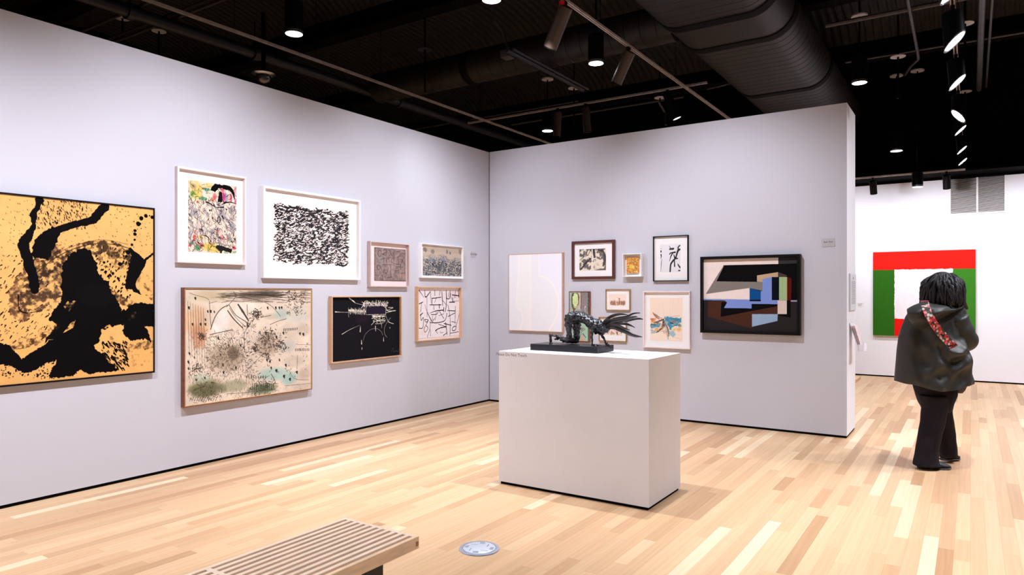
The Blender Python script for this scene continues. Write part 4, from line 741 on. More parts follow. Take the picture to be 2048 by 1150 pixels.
# ---------------------------------------------------------------- bronze sculpture
def bronze():
    m = mat('bronze', (.0045, .005, .009), .24, metal=.0, spec=.75, bump=.8, bscale=60, var=.6, vscale=20, coat=.15)
    return m
M_BR = bronze(); M_BRH = mat('bronze_hair', (.010, .008, .008), .3, spec=.6, bump=.35, bscale=26, var=.5, vscale=14, coat=.15, stretch=(.4, 2, 2))
BX0, BX1, BY0, BY1 = -3.093, -2.467, 4.94, 5.237
BZ = PZ + .053
t = thing('bronze_figure', ((BX0 + BX1) / 2, (BY0 + BY1) / 2, PZ), 'dark bronze figure on hands and knees with hair flung forward, on the pedestal', 'sculpture')
MB().bbox((BX0, BY0, PZ), (BX1, BY1, BZ), .002).build('base_plate', mat('black_base_plate', (.006, .006, .010), .35, spec=.35, coat=.0, var=.1), t)
YM = 5.085
def S(x_, y_, off=0.):
    p = onY(1050 + x_ / 8.192, 600 + y_ / 8.192, YM + off); return p
SR = 5.75 / FPX / 8.192          # crop pixel -> metres
mb = MB()
def limb(pts, rad, off=0., n=12):
    P_ = [S(p[0], p[1], (p[2] if len(p) > 2 else off)) for p in pts]
    mb.tube(P_, [r * SR for r in rad], n, round_ends=True)
limb([(735, 300), (790, 270), (860, 258), (950, 285), (1040, 340), (1120, 400), (1190, 440), (1250, 450), (1310, 440)], [72, 82, 92, 88, 92, 104, 112, 104, 60])      # trunk
mb.ell(S(1180, 430), (110 * SR, 120 * SR, 125 * SR)); mb.ell(S(1250, 480), (95 * SR, 110 * SR, 95 * SR)); mb.ell(S(790, 275), (110 * SR, 150 * SR, 90 * SR)); mb.ell(S(1325, 455), (75 * SR, 70 * SR, 85 * SR))
limb([(725, 300, -.035), (715, 420, -.04), (722, 540, -.04), (735, 660, -.04)], [82, 62, 48, 42])                     # near thigh
limb([(735, 665, -.04), (640, 650, -.04), (560, 600, -.04), (480, 585, -.04), (420, 575, -.04)], [46, 52, 34, 20, 24])  # near shin
limb([(420, 575, -.04), (415, 630, -.04), (420, 690, -.04), (432, 712, -.04)], [30, 22, 22, 26]); limb([(395, 560, -.04), (425, 572, -.04)], [16, 24])
for k in range(4): limb([(400 + k * 14, 700, -.05 + k * .008), (392 + k * 16, 722, -.052 + k * .01)], [9, 8])
limb([(830, 300, .05), (850, 420, .05), (845, 560, .05), (845, 660, .05)], [92, 70, 56, 50])                          # far thigh
limb([(845, 665, .05), (760, 665, .05), (660, 640, .05), (560, 620, .05), (500, 640, .05)], [52, 50, 36, 26, 22])
limb([(1150, 420, -.06), (1108, 470, -.075), (1100, 560, -.075), (1098, 650, -.07), (1102, 725, -.07)], [50, 34, 24, 20, 18])   # near arm
limb([(1100, 735, -.07), (1150, 745, -.068), (1200, 742, -.06)], [24, 20, 16])
for k in range(4): limb([(1190, 742, -.075 + k * .012), (1245, 738, -.085 + k * .016), (1290 - abs(k - 1) * 12, 742, -.09 + k * .018)], [9, 8, 6])
limb([(1120, 740, -.07), (1160, 752, -.10)], [11, 8])
limb([(1235, 500, .05), (1265, 590, .06), (1300, 650, .06), (1325, 710, .05)], [52, 26, 22, 24])                     # far arm
limb([(1325, 712, .05), (1360, 740, .03)], [28, 20])
for k in range(4): limb([(1350, 730, .045 - k * .012), (1385, 752, .03 - k * .012), (1392 + k * 6, 775 + k * 12, .01 - k * .012)], [10, 8, 6])
limb([(1330, 720, .04), (1310, 760, .02)], [11, 7])
for k in range(60):                                                                                                # lumps of modelled wax
    u_ = random.random(); c_ = (730 + u_ * 560, 300 + (u_ ** 1.3) * 180); a_ = random.uniform(-2.6, 0.6); rr = 80 + 25 * u_
    mb.ell(S(c_[0] + math.cos(a_) * rr * .85, c_[1] + math.sin(a_) * rr * .85, random.uniform(-.05, .03)), (random.uniform(14, 30) * SR, 22 * SR, random.uniform(12, 24) * SR), 8, 6)
body = mb.build('figure', M_BR, t, smooth=70)
md = body.modifiers.new('remesh', 'REMESH'); md.mode = 'VOXEL'; md.voxel_size = .0042; md.use_smooth_shade = True
tx = bpy.data.textures.new('lumps', 'VORONOI'); tx.noise_scale = .034; tx.distance_metric = 'DISTANCE'; tx.weight_1 = -1; tx.weight_2 = 1
md = body.modifiers.new('lumps', 'DISPLACE'); md.texture = tx; md.strength = .030; md.mid_level = .16; md.texture_coords = 'LOCAL'
hair = [([(1300, 400), (1330, 330), (1400, 275), (1500, 240), (1600, 232), (1690, 245)], [20, 30, 26, 24, 16, 4], -.02),
        ([(1310, 420), (1400, 360), (1520, 310), (1660, 275), (1780, 222), (1888, 212)], [40, 50, 34, 22, 15, 7], -.01),
        ([(1320, 430), (1430, 360), (1560, 335), (1700, 300), (1780, 278), (1842, 274)], [46, 52, 44, 30, 18, 5], -.04),
        ([(1330, 440), (1450, 380), (1600, 350), (1760, 318), (1860, 305), (1932, 316)], [40, 40, 32, 24, 20, 6], .02),
        ([(1330, 440), (1440, 400), (1560, 385), (1680, 400), (1760, 430), (1805, 456)], [40, 34, 30, 22, 12, 4], .03),
        ([(1330, 430), (1420, 410), (1520, 420), (1620, 460), (1720, 495)], [44, 36, 30, 22, 5], -.05),
        ([(1330, 440), (1440, 440), (1560, 490), (1700, 540), (1800, 585), (1920, 606)], [40, 34, 36, 34, 26, 6], -.02),
        ([(1340, 450), (1460, 460), (1580, 500), (1700, 560), (1820, 600), (1900, 600)], [30, 24, 26, 24, 18, 4], .03),
        ([(1300, 430), (1380, 400), (1480, 400), (1580, 375), (1660, 380)], [60, 50, 36, 20, 5], 0.),
        ([(1290, 400), (1310, 360), (1345, 330), (1400, 330)], [34, 40, 34, 10], -.045)]
for pts, rad, off in hair:
    P_ = [S(p[0], p[1], off * (.4 + .9 * i)) for i, p in enumerate(pts)]
    # resample smoothly
    Q = []; W_ = []
    for i in range(len(P_) - 1):
        p0, p1, p2, p3 = P_[max(i - 1, 0)], P_[i], P_[i + 1], P_[min(i + 2, len(P_) - 1)]
        for tt in (0, .2, .4, .6, .8):
            Q.append(.5 * (2 * p1 + (p2 - p0) * tt + (2 * p0 - 5 * p1 + 4 * p2 - p3) * tt * tt + (3 * p1 - p0 - 3 * p2 + p3) * tt ** 3)); W_.append(rad[i] * (1 - tt) + rad[i + 1] * tt)
    Q.append(P_[-1]); W_.append(rad[-1])
    MB().tube(Q, [w_ * SR * .9 for w_ in W_], 12, flat=.55, up=(0, 1, 0)).build('hair_lock', M_BRH, t, smooth=60)

# ---------------------------------------------------------------- slatted bench
BT = .42
p = onZ(836, 1073, BT); q = onZ(692.5, 1034, BT)
bx0, bx1, by1 = q.x, p.x, (p.y + q.y) / 2; by0 = by1 - 1.52
M_MAPLE = mat('maple_slat', (.90, .71, .55), .42, spec=.4, var=.10, vscale=9, stretch=(8, .8, 8)); M_MAPLE2 = mat('maple_rail', (.88, .63, .41), .42, spec=.4, var=.14, vscale=9, stretch=(6, .8, 6)); M_LEG = mat('black_bench_leg', (.006, .005, .005), .4, var=.2)
t = thing('slatted_bench', ((bx0 + bx1) / 2, (by0 + by1) / 2, 0), 'low pale maple slatted bench with black legs in front on the oak floor', 'bench')
NS = 12; sw = .0220; gp = ((bx1 - bx0) - NS * sw) / (NS - 1)
for i in range(NS):
    x0 = bx0 + i * (sw + gp); h = .058
    MB().bbox((x0, by0, BT - h), (x0 + sw, by1, BT), .0015).build('slat', M_MAPLE if i < NS - 1 else M_MAPLE2, t)
yc = onZ(420, 1139, BT).y
for a_, b_ in ((by1 - .022, by1 - .002), (yc - .012, yc + .012), (by0 + .002, by0 + .022)):
    mbb = MB()
    for i in range(NS - 1):
        x0 = bx0 + i * (sw + gp) + sw; mbb.box((x0 - .0004, a_, BT - .052), (x0 + gp + .0004, b_, BT - .0006))
    mbb.build('cross_rail', M_MAPLE, t)
MB().box((bx1 - .0005, by1 - .022, BT - .044), (bx1 + .0006, by1 - .004, BT - .022)).build('joint_end', mat('end_grain', (.36, .18, .10), .6, var=.2), t)
for yy in (onZ(763, 1130, BT - .06).y - .02, by0 + .24):
    for xx, sgn in ((bx1 - .045, 1), (bx0 + .045, -1)):
        a, b = .052, .040
        rg_ = [[(xx - .016, yy - a, BT - .056), (xx + .016, yy - a, BT - .056), (xx + .016, yy + a, BT - .056), (xx - .016, yy + a, BT - .056)],
               [(xx - .016 + sgn * .01, yy - b, 0), (xx + .016 + sgn * .01, yy - b, 0), (xx + .016 + sgn * .01, yy + b, 0), (xx - .016 + sgn * .01, yy + b, 0)]]
        MB().ring(rg_).build('leg', M_LEG, t)
    MB().box((bx0 + .05, yy - .03, BT - .075), (bx1 - .05, yy + .03, BT - .058)).build('stretcher', M_LEG, t)
# ---------------------------------------------------------------- floor box
c_ = onZ(958.5, 1097.5, 0); rr = 41 / FPX * c_.dot(FW)
M_ALU = mat('brushed_aluminium', (.52, .56, .66), .33, metal=.75, var=.05, vscale=30); M_ALUL = mat('floor_box_lid', (.60, .645, .73), .45, metal=.45, var=.05)
t = thing('floor_box', (c_.x, c_.y, 0), 'round brushed metal floor outlet cover set in the planks right of the bench', 'floor outlet')
mb = MB(); rings = []
for r_, z_ in ((1, .0002), (.985, .005), (.84, .007), (.82, .003), (.80, .003)):
    rings.append([(c_.x + rr * r_ * math.cos(k * math.pi / 24), c_.y + rr * r_ * math.sin(k * math.pi / 24), z_) for k in range(48)])
mb.ring(rings).build('ring', M_ALU, t, smooth=30)
mb = MB(); mb.ring([[(c_.x + rr * r_ * math.cos(k * math.pi / 24), c_.y + rr * r_ * math.sin(k * math.pi / 24), z_) for k in range(48)] for r_, z_ in ((.795, .002), (.79, .0075), (.77, .0085))]).build('lid', M_ALUL, t, smooth=30)
for a_ in (20, 110, 200, 290):
    d_ = Vector((math.cos(R(a_)), math.sin(R(a_)), 0)); n_ = Vector((-d_.y, d_.x, 0)); m0 = Vector((c_.x, c_.y, 0)) + d_ * rr * .63; M_ = Matrix((d_, n_, (0, 0, 1))).transposed().to_4x4(); M_.translation = m0
    MB().box((-.011, -.017, .0085), (.011, .017, .0105), M_).build('latch', M_ALU, t)
    m0 = Vector((c_.x, c_.y, 0)) + (d_ + n_).normalized() * rr * .5; M_.translation = m0
    MB().box((-.002, -.022, .0084), (.001, .022, .0088), M_).build('slot', M_BLACK, t)
# low wooden block beside far wall
p = onZ(1721.5, 757.5, 0)
tag(MB().bbox((p.x - 1.3, p.y - .9, 0), (p.x, p.y - .04, .05), .003).build('wooden_platform', mat('platform_wood', (.74, .50, .30), .5, var=.12, vscale=20), None, org=(p.x - .65, p.y - .45, 0)), 'low pale wooden platform on the floor just past the partition end', 'platform')

# ---------------------------------------------------------------- the visitor
PC = onZ(1868, 936, 0); PD = PC.dot(FW); PS = PD / FPX
HX, HY = 1868, 936
def B(px, py, wd=0.):
    """a point of the figure: photo pixel on the upright plane through the feet, pushed wd metres away from the eye"""
    d = ray(px, py); k = (PD + wd) / d.dot(FW); return Vector((0, 0, EYE)) + d * k
person = thing('person', (PC.x, PC.y, 0), 'visitor seen from behind in dark grey hooded coat, black trousers, floral bag strap', 'person')
M_SKIN = mat('brown_skin', (.16, .075, .045), .55, var=.06); M_COAT = mat('charcoal_coat', (.031, .032, .030), .5, spec=.4, bump=.12, bscale=14, var=.08)
M_PANT = mat('black_trousers', (.011, .008, .013), .75, spec=.2, bump=.25, bscale=10, var=.2); M_SHOE = mat('black_shoe', (.008, .010, .011), .6, bump=.3, bscale=60, var=.2); M_SOLE = mat('grey_sole', (.05, .04, .042), .6, var=.1)
M_HAIR = mat('black_hair', (.007, .006, .010), .5, spec=.5, bump=.6, bscale=90, var=.4)
# body under the clothes: one continuous surface
mb = MB()
HC = B(1885, 576, .02); FD = (FW * .82 + RT * .57).normalized(); LD = UPV.cross(FD)      # where the face looks; LD = its left
HM = Matrix((FD, LD, UPV)).transposed()
mb.ell(HC, (.098, .078, .125), 20, 14, HM); mb.ell(HC + FD * .045 - UPV * .05, (.055, .052, .06), 14, 10, HM)
mb.tube([HC + FD * .085 + UPV * .012, HC + FD * .108 - UPV * .02, HC + FD * .118 - UPV * .032], [.010, .013, .014], 8, round_ends=True)                     # nose
for s_ in (-1, 1):
    mb.ell(HC + LD * s_ * .082 - FD * .005 - UPV * .01, (.02, .01, .032), 10, 8, HM); mb.ell(HC + FD * .088 + LD * s_ * .032 + UPV * .018, (.014, .02, .007), 8, 6, HM)
mb.tube([HC + FD * .093 - UPV * .062 - LD * .02, HC + FD * .103 - UPV * .062, HC + FD * .093 - UPV * .062 + LD * .02], [.006, .008, .006], 8, round_ends=True)
mb.tube([HC - UPV * .06 - FD * .02, HC - UPV * .17 - FD * .03, HC - UPV * .24 - FD * .03], [.058, .055, .075], 14, round_ends=True)
SPN = [B(1872, 625, .06), B(1868, 660, .07), B(1868, 710, .07), B(1868, 760, .07), B(1870, 790, .06)]
mb.tube(SPN, [.13, .15, .14, .15, .13], 16, round_ends=True)
SHL = B(1832, 632, .06); SHR = B(1918, 634, .06)
mb.tube([SHL, B(1870, 622, .05), SHR], [.06, .075, .06], 12, round_ends=True)
ELR = B(1941, 686, .10); WRR = B(1915, 676, .36); ELL = B(1822, 694, .10); WRL = B(1868, 682, .38)
mb.tube([SHR, ELR, WRR], [.056, .045, .028], 12, round_ends=True); mb.tube([SHL, ELL, WRL], [.056, .045, .028], 12, round_ends=True)
for Wp, sd in ((WRR, -1), (WRL, 1)):
    hd = (FW * .8 - RT * sd * -.25 + UPV * .25).normalized(); hs = hd.cross(UPV).normalized(); pl = Wp + hd * .055
    mb.tube([Wp, Wp + hd * .05, Wp + hd * .09], [.026, .036, .036], 10, flat=.5, up=hs, round_ends=True)
    for k, fl_ in enumerate((.062, .072, .068, .052)):
        r0 = Wp + hd * .088 + hs * (k - 1.5) * .019
        mb.tube([r0, r0 + hd * fl_ * .5 + UPV * .006, r0 + hd * fl_ * .8 - UPV * .012, r0 + hd * fl_ * .85 - UPV * .03], [.0095, .009, .0085, .007], 8, round_ends=True)
    r0 = Wp + hd * .03 - hs * sd * .03; mb.tube([r0, r0 + hd * .03 - hs * sd * .022, r0 + hd * .055 - hs * sd * .018 + UPV * .012], [.012, .011, .009], 8, round_ends=True)
HPL = B(1862, 800, .03); HPR = B(1884, 800, .10); KNL = B(1860, 860, .0); KNR = B(1889, 855, .165); ANL = B(1853, 922, -.02); ANR = B(1896, 905, .21)
mb.tube([HPL, KNL, ANL], [.07, .05, .038], 12, round_ends=True); mb.tube([HPR, KNR, ANR], [.065, .045, .034], 12, round_ends=True)
mb.tube([ANL, ANL + RT * .10 - UPV * .045], [.042, .03], 10, round_ends=True); mb.tube([ANR, ANR + RT * .06 + FW * .06 - UPV * .04], [.042, .03], 10, round_ends=True)
bo = mb.build('body', M_SKIN, person, smooth=60)
md = bo.modifiers.new('remesh', 'REMESH'); md.mode = 'VOXEL'; md.voxel_size = .0055; md.use_smooth_shade = True
md = bo.modifiers.new('smooth', 'SMOOTH'); md.iterations = 2
m_eye = mat('eye_white', (.7, .68, .66), .2, var=0); m_iris = mat('dark_iris', (.02, .012, .01), .1, var=0)
for s_ in (-1, 1):
    e_ = MB().ell(HC + FD * .091 + LD * s_ * .032, (.011, .013, .010), 12, 8, HM).build('eye', m_eye, person, smooth=60)
    MB().ell(HC + FD * .1005 + LD * s_ * .032, (.003, .005, .005), 10, 6, HM).build('iris', m_iris, e_, smooth=60)
# hair: a cap and many locs
cap = MB().ell(HC + UPV * .018 - FD * .022, (.120, .116, .130), 24, 16, HM).build('hair', M_HAIR, person, smooth=60)
def loc(mb_, az, el, ln, rnd):
    d = Vector((math.cos(az) * math.cos(el), math.sin(az) * math.cos(el), math.sin(el)))
    p0 = HC + HM @ Vector((d.x * .108 - .02, d.y * .108, d.z * .118 + .018)); o_ = HM @ Vector((d.x, d.y, 0))
    if o_.length < .3: o_ = o_ + HM @ Vector((rnd.uniform(-.6, .6), rnd.uniform(-.6, .6), 0))
    o_ = o_.normalized(); pts = []; p_ = p0.copy(); dir_ = (o_ * 1.0 + UPV * max(0, d.z) * .6).normalized()
    tang = UPV.cross(o_); sway = tang * rnd.uniform(-.5, .5) + o_ * rnd.uniform(-.1, .35); n_ = 9; zend = HC.z - .15 + rnd.random() * .06 - (.02 if rnd.random() < .2 else 0); lim = rnd.uniform(.10, .145); mxr = rnd.uniform(.145, .175)
    for i in range(n_):
        pts.append(p_.copy())
        if p_.z < zend: break
        dir_ = (dir_ * .6 - UPV * (.36 + .1 * rnd.random()) + sway * .14 + Vector((rnd.uniform(-1, 1), rnd.uniform(-1, 1), rnd.uniform(-1, 1))) * .13).normalized(); p_ = p_ + dir_ * ln / n_
        h2 = HM.transposed() @ (p_ - HC); rxy = math.hypot(h2.x + .015, h2.y)
        if h2.z < .08 and rxy < lim: p_ = p_ + o_ * (lim - rxy) * .7
        if rxy > mxr: p_ = p_ - o_ * (rxy - mxr)
    if len(pts) > 2:
        r_ = rnd.uniform(.0085, .0135); mb_.tube(pts, [r_ * (.85 + .3 * math.sin(i * 1.9 + az)) for i in range(len(pts) - 1)] + [r_ * .5], 6)
rn = random.Random(4)
for g in range(12):
    mbh = MB()
    for k in range(24):
        az = rn.uniform(0, 2 * math.pi); 
        if abs((az + math.pi) % (2 * math.pi) - math.pi) < .55: continue
        loc(mbh, az, math.asin(rn.uniform(.02, 1)), rn.uniform(.24, .38), rn)
    if g == 0: allh = MB()
    allh.add(mbh.v, mbh.f)
# fringe above the brow
for k in range(26):
    loc(allh, rn.uniform(-.6, .6), math.asin(rn.uniform(.45, 1)), rn.uniform(.10, .14), rn)
allh.build('locs', M_HAIR, person, smooth=50)['label'] = 'short black twisted locs'
# trousers
def loft(rows, n=40, fn=None):
    rings = []
    for (py, xl, xr, wc, dp) in rows:
        cpx = (xl + xr) / 2; c0 = B(cpx, py, wc); hw = (xr - xl) / 2 * (PD + wc) / FPX
        ring = []
        for k in range(n):
            a_ = 2 * math.pi * k / n; cu = math.cos(a_); su = math.sin(a_)
            cu = math.copysign(abs(cu) ** .85, cu); su = math.copysign(abs(su) ** .85, su)
            p_ = c0 + RT * hw * cu + FW * dp * su
            if fn:
                px_, py_ = cpx + (xr - xl) / 2 * cu, py
                p_ = p_ + (RT * cu * .3 + FW * su) * fn(px_, py_, su)
            ring.append(p_)
        rings.append(ring)
    return rings
def interp_rows(rows, m=6):
    out = []
    for i in range(len(rows) - 1):
        for j in range(m):
            t_ = j / m; t2 = t_ * t_ * (3 - 2 * t_) if False else t_
            out.append(tuple(a * (1 - t2) + b * t2 for a, b in zip(rows[i], rows[i + 1])))
    return out + [rows[-1]]
def pf(px, py, su): return .0015 * math.sin(py * .21 + px * .08) + .002 * math.sin(px * .5 + py * .05)
mb = MB()
mb.ring(loft(interp_rows([(760, 1828, 1912, .06, .15), (790, 1836, 1908, .06, .155), (806, 1843, 1900, .05, .145), (822, 1850, 1896, .05, .12)]), 36, pf))
mb.ring(loft(interp_rows([(790, 1840, 1890, .0, .12), (815, 1848, 1890, -.01, .115), (845, 1844, 1886, -.02, .10), (870, 1839, 1880, -.03, .088), (900, 1834, 1874, -.03, .085), (922, 1830, 1874, -.03, .09), (931, 1829, 1879, -.03, .10)]), 36, pf))
mb.ring(loft(interp_rows([(790, 1862, 1906, .12, .11), (820, 1868, 1899, .13, .10), (845, 1872, 1904, .15, .09), (870, 1877, 1908, .18, .08), (895, 1880, 1911, .21, .078), (912, 1882, 1911, .22, .085)]), 36, pf))
po = mb.build('trousers', M_PANT, person, smooth=60)
md = po.modifiers.new('remesh', 'REMESH'); md.mode = 'VOXEL'; md.voxel_size = .008; md.use_smooth_shade = True
md = po.modifiers.new('smooth', 'SMOOTH'); md.iterations = 3
# shoes
def shoe(heel, d, ln, tilt=0.):
    up_ = UPV; sd = d.cross(up_).normalized()
    def ringat(s_, w_, z0_, z1_, n=16):
        c0 = heel + d * s_ * ln
        return [c0 + sd * w_ * math.cos(2 * math.pi * k / n) + up_ * (z0_ + (z1_ - z0_) * (.5 + .5 * math.sin(2 * math.pi * k / n))) + up_ * tilt * (1 - s_) for k in range(n)]
    u = MB().ring([ringat(*q) for q in ((0, .02, .02, .06), (.03, .034, .015, .085), (.15, .040, .012, .095), (.35, .040, .012, .09), (.55, .046, .012, .072), (.75, .050, .012, .056), (.9, .042, .014, .045), (.98, .022, .018, .035))]).build('shoe', M_SHOE, person, smooth=60)
    MB().ring([ringat(*q) for q in ((-.02, .018, 0.001, .02), (.03, .038, 0, .024), (.35, .040, 0, .02), (.7, .054, 0, .018), (.9, .046, .002, .02), (1.0, .022, .008, .024))]).build('sole', M_SOLE, u, smooth=60)
hl = onZ(1836, 935, 0); hr = onZ(1902, 939, 0); shoe(hl, (hr - hl).normalized(), (hr - hl).length)
h2 = B(1884, 922, .20); h2.z = 0; shoe(h2, (RT * .8 + FW * .45).normalized(), .26, .02)
# coat
FOLDS = [([(1896, 690), (1870, 684), (1850, 668)], 3.5, .012), ([(1902, 704), (1878, 714), (1862, 735), (1850, 742)], 3.2, -.012), ([(1908, 700), (1912, 730), (1906, 760)], 4, .012), ([(1818, 655), (1815, 700), (1820, 745)], 4, -.008), ([(1915, 655), (1905, 675), (1890, 690)], 4, .010), ([(1838, 640), (1842, 675), (1862, 700), (1890, 706)], 7, .022), ([(1830, 690), (1845, 715), (1870, 728), (1900, 722)], 6, .016), ([(1888, 700), (1868, 708), (1848, 722), (1826, 738)], 5, .014), ([(1895, 716), (1880, 730), (1850, 752)], 6, .012), ([(1812, 650), (1806, 700), (1806, 750)], 5, .012), ([(1826, 660), (1830, 690), (1826, 720)], 4, -.012), ([(1860, 712), (1866, 742), (1862, 770)], 5, -.009), ([(1912, 712), (1916, 740), (1922, 765)], 5, .012), ([(1840, 750), (1844, 775)], 5, .009), ([(1848, 690), (1858, 712), (1880, 716)], 4, -.016), ([(1800, 742), (1830, 762), (1880, 768), (1925, 755)], 5, .006), ([(1900, 690), (1880, 700), (1862, 698)], 3.5, .010), ([(1890, 740), (1900, 765)], 5, -.008)]
def fold(px, py, su):
    if su > .35: return .004 * math.sin(px * .3) 
    v_ = .005 * math.sin(px * .17 + py * .05) + .003 * math.sin(px * .41 - py * .11)
    for pts, w_, am in FOLDS:
        bd = 1e9
        for i in range(len(pts) - 1):
            ax, ay = pts[i]; bx, by = pts[i + 1]; dx, dy = bx - ax, by - ay; t_ = max(0, min(1, ((px - ax) * dx + (py - ay) * dy) / (dx * dx + dy * dy)))
            bd = min(bd, (px - ax - t_ * dx) ** 2 + (py - ay - t_ * dy) ** 2)
        v_ += am * 2.3 * math.exp(-bd / (3.6 * w_ * w_))
    return v_ * max(.12, min(1, -su * 1.8))
rows = [(604, 1852, 1912, .05, .08), (611, 1838, 1922, .05, .11), (620, 1824, 1928, .055, .135), (634, 1815, 1930, .06, .16), (652, 1809, 1930, .07, .185), (672, 1804, 1928, .07, .20), (700, 1801, 1926, .07, .215), (730, 1799, 1927, .07, .225), (755, 1797, 1931, .07, .235), (764, 1796, 1933, .07, .235)]
rows = interp_rows(rows, 7)
def hemshift(px): return 14 * math.exp(-((px - 1858) / 42) ** 2) - 2
outer = loft(rows, 96, fold)
for i, row in enumerate(rows):          # hem hangs lower behind the middle of the back
    f_ = max(0, (row[0] - 700) / 64)
    for k, p_ in enumerate(outer[i]):
        px_ = (row[1] + row[2]) / 2 + (row[2] - row[1]) / 2 * math.cos(2 * math.pi * k / 96)
        p_.z -= f_ * hemshift(px_) * PS
inner = [[p_ + (SPN[3] - Vector((0, 0, SPN[3].z)) - Vector((p_.x, p_.y, 0))) * .05 for p_ in r_] for r_ in (outer[-1], outer[-4])]
for k, p_ in enumerate(inner[1]): pass
mb = MB(); mb.ring(outer + inner, True, False)
co = mb.build('coat', M_COAT, person, smooth=60); md = co.modifiers.new('sub', 'SUBSURF'); md.levels = 1; md.render_levels = 1
# shirt tail below the coat on the right
mb = MB(); mb.ring(loft(interp_rows([(742, 1880, 1924, .07, .15), (764, 1884, 1925, .07, .16), (778, 1898, 1922, .04, .11), (785, 1908, 1921, .02, .06)], 3), 24, pf)); mb.build('shirt_tail', mat('grey_shirt', (.055, .045, .045), .8, var=.2), person, smooth=60)
# sleeves
def sleeve(a, b, c2, r):
    pts = []; rad = []
    for i in range(9):
        t_ = i / 8; pts.append(a.lerp(b, t_) ); rad.append((r[0] * (1 - t_) + r[1] * t_) * (1 + .05 * math.sin(i * 1.7)))
    for i in range(1, 8):
        t_ = i / 7; pts.append(b.lerp(c2, t_)); rad.append((r[1] * (1 - t_) + r[2] * t_) * (1 + .06 * math.sin(i * 2.3)))
    # soften the elbow
    for _ in range(2): pts = [pts[0]] + [(pts[i - 1] + pts[i] * 2 + pts[i + 1]) / 4 for i in range(1, len(pts) - 1)] + [pts[-1]]
    o_ = MB().tube(pts, rad, 22, round_ends=False).build('sleeve', M_COAT, person, smooth=60); md = o_.modifiers.new('sub', 'SUBSURF'); md.levels = 1; md.render_levels = 1
sleeve(B(1908, 634, -.02), B(1931, 683, -.03), B(1928, 674, .26), (.108, .106, .062)); sleeve(B(1840, 632, .05), B(1824, 690, .09), B(1862, 682, .32), (.092, .085, .06))
# hood lying on the back
top = [(1813, 618), (1822, 612), (1836, 606), (1850, 603), (1868, 607), (1888, 608), (1905, 610), (1919, 612), (1927, 606)]
mid = [(1814, 628), (1826, 632), (1842, 632), (1858, 628), (1872, 624), (1888, 622), (1903, 620), (1917, 618), (1928, 612)]
low = [(1817, 640), (1828, 652), (1842, 658), (1860, 655), (1872, 644), (1886, 636), (1901, 628), (1916, 621), (1928, 617)]
def cr(P_, t_):
    n_ = len(P_) - 1; x_ = t_ * n_; i = min(int(x_), n_ - 1); f_ = x_ - i; p0, p1, p2, p3 = [P_[max(0, min(n_, i + d_))] for d_ in (-1, 0, 1, 2)]
    return tuple(.5 * (2 * p1[j] + (p2[j] - p0[j]) * f_ + (2 * p0[j] - 5 * p1[j] + 4 * p2[j] - p3[j]) * f_ ** 2 + (3 * p1[j] - p0[j] - 3 * p2[j] + p3[j]) * f_ ** 3) for j in (0, 1))
def bulge(u_): return .085 + .05 * math.sin(math.pi * min(1, u_ * 1.15))
vs_ = []; NU, NV = 44, 22
for i in range(NU + 1):
    u_ = i / NU; a_, b_, c3 = cr(top, u_), cr(mid, u_), cr(low, u_)
    for j in range(NV + 1):
        v_ = j / NV
        if v_ < .5: f_ = v_ * 2; px_, py_ = a_[0] * (1 - f_) + b_[0] * f_, a_[1] * (1 - f_) + b_[1] * f_
        else: f_ = (v_ - .5) * 2; px_, py_ = b_[0] * (1 - f_) + c3[0] * f_, b_[1] * (1 - f_) + c3[1] * f_
        th = math.pi * v_; dep = .005 - bulge(u_) * math.sin(th) ** .7 - .06 * math.sin(math.pi * u_) - .035 + .01 * math.sin(u_ * 17 + v_ * 3) * math.sin(th) + .006 * math.sin(v_ * 13 + u_ * 5) * math.sin(th)
        vs_.append(B(px_, py_, dep))
fs_ = [(i * (NV + 1) + j, (i + 1) * (NV + 1) + j, (i + 1) * (NV + 1) + j + 1, i * (NV + 1) + j + 1) for i in range(NU) for j in range(NV)]
ho = MB().add(vs_, fs_).build('hood', M_COAT, person, smooth=70); md = ho.modifiers.new('solid', 'SOLIDIFY'); md.thickness = .012; md.offset = -1
md = ho.modifiers.new('sub', 'SUBSURF'); md.levels = 1; md.render_levels = 1
# collar flap on the right shoulder
MB().tube([B(1905, 618, -.02), B(1920, 610, .0), B(1927, 604, .03), B(1932, 616, .06)], [.02, .03, .022, .02], 10, flat=.5, round_ends=True).build('collar', M_COAT, person, smooth=60)
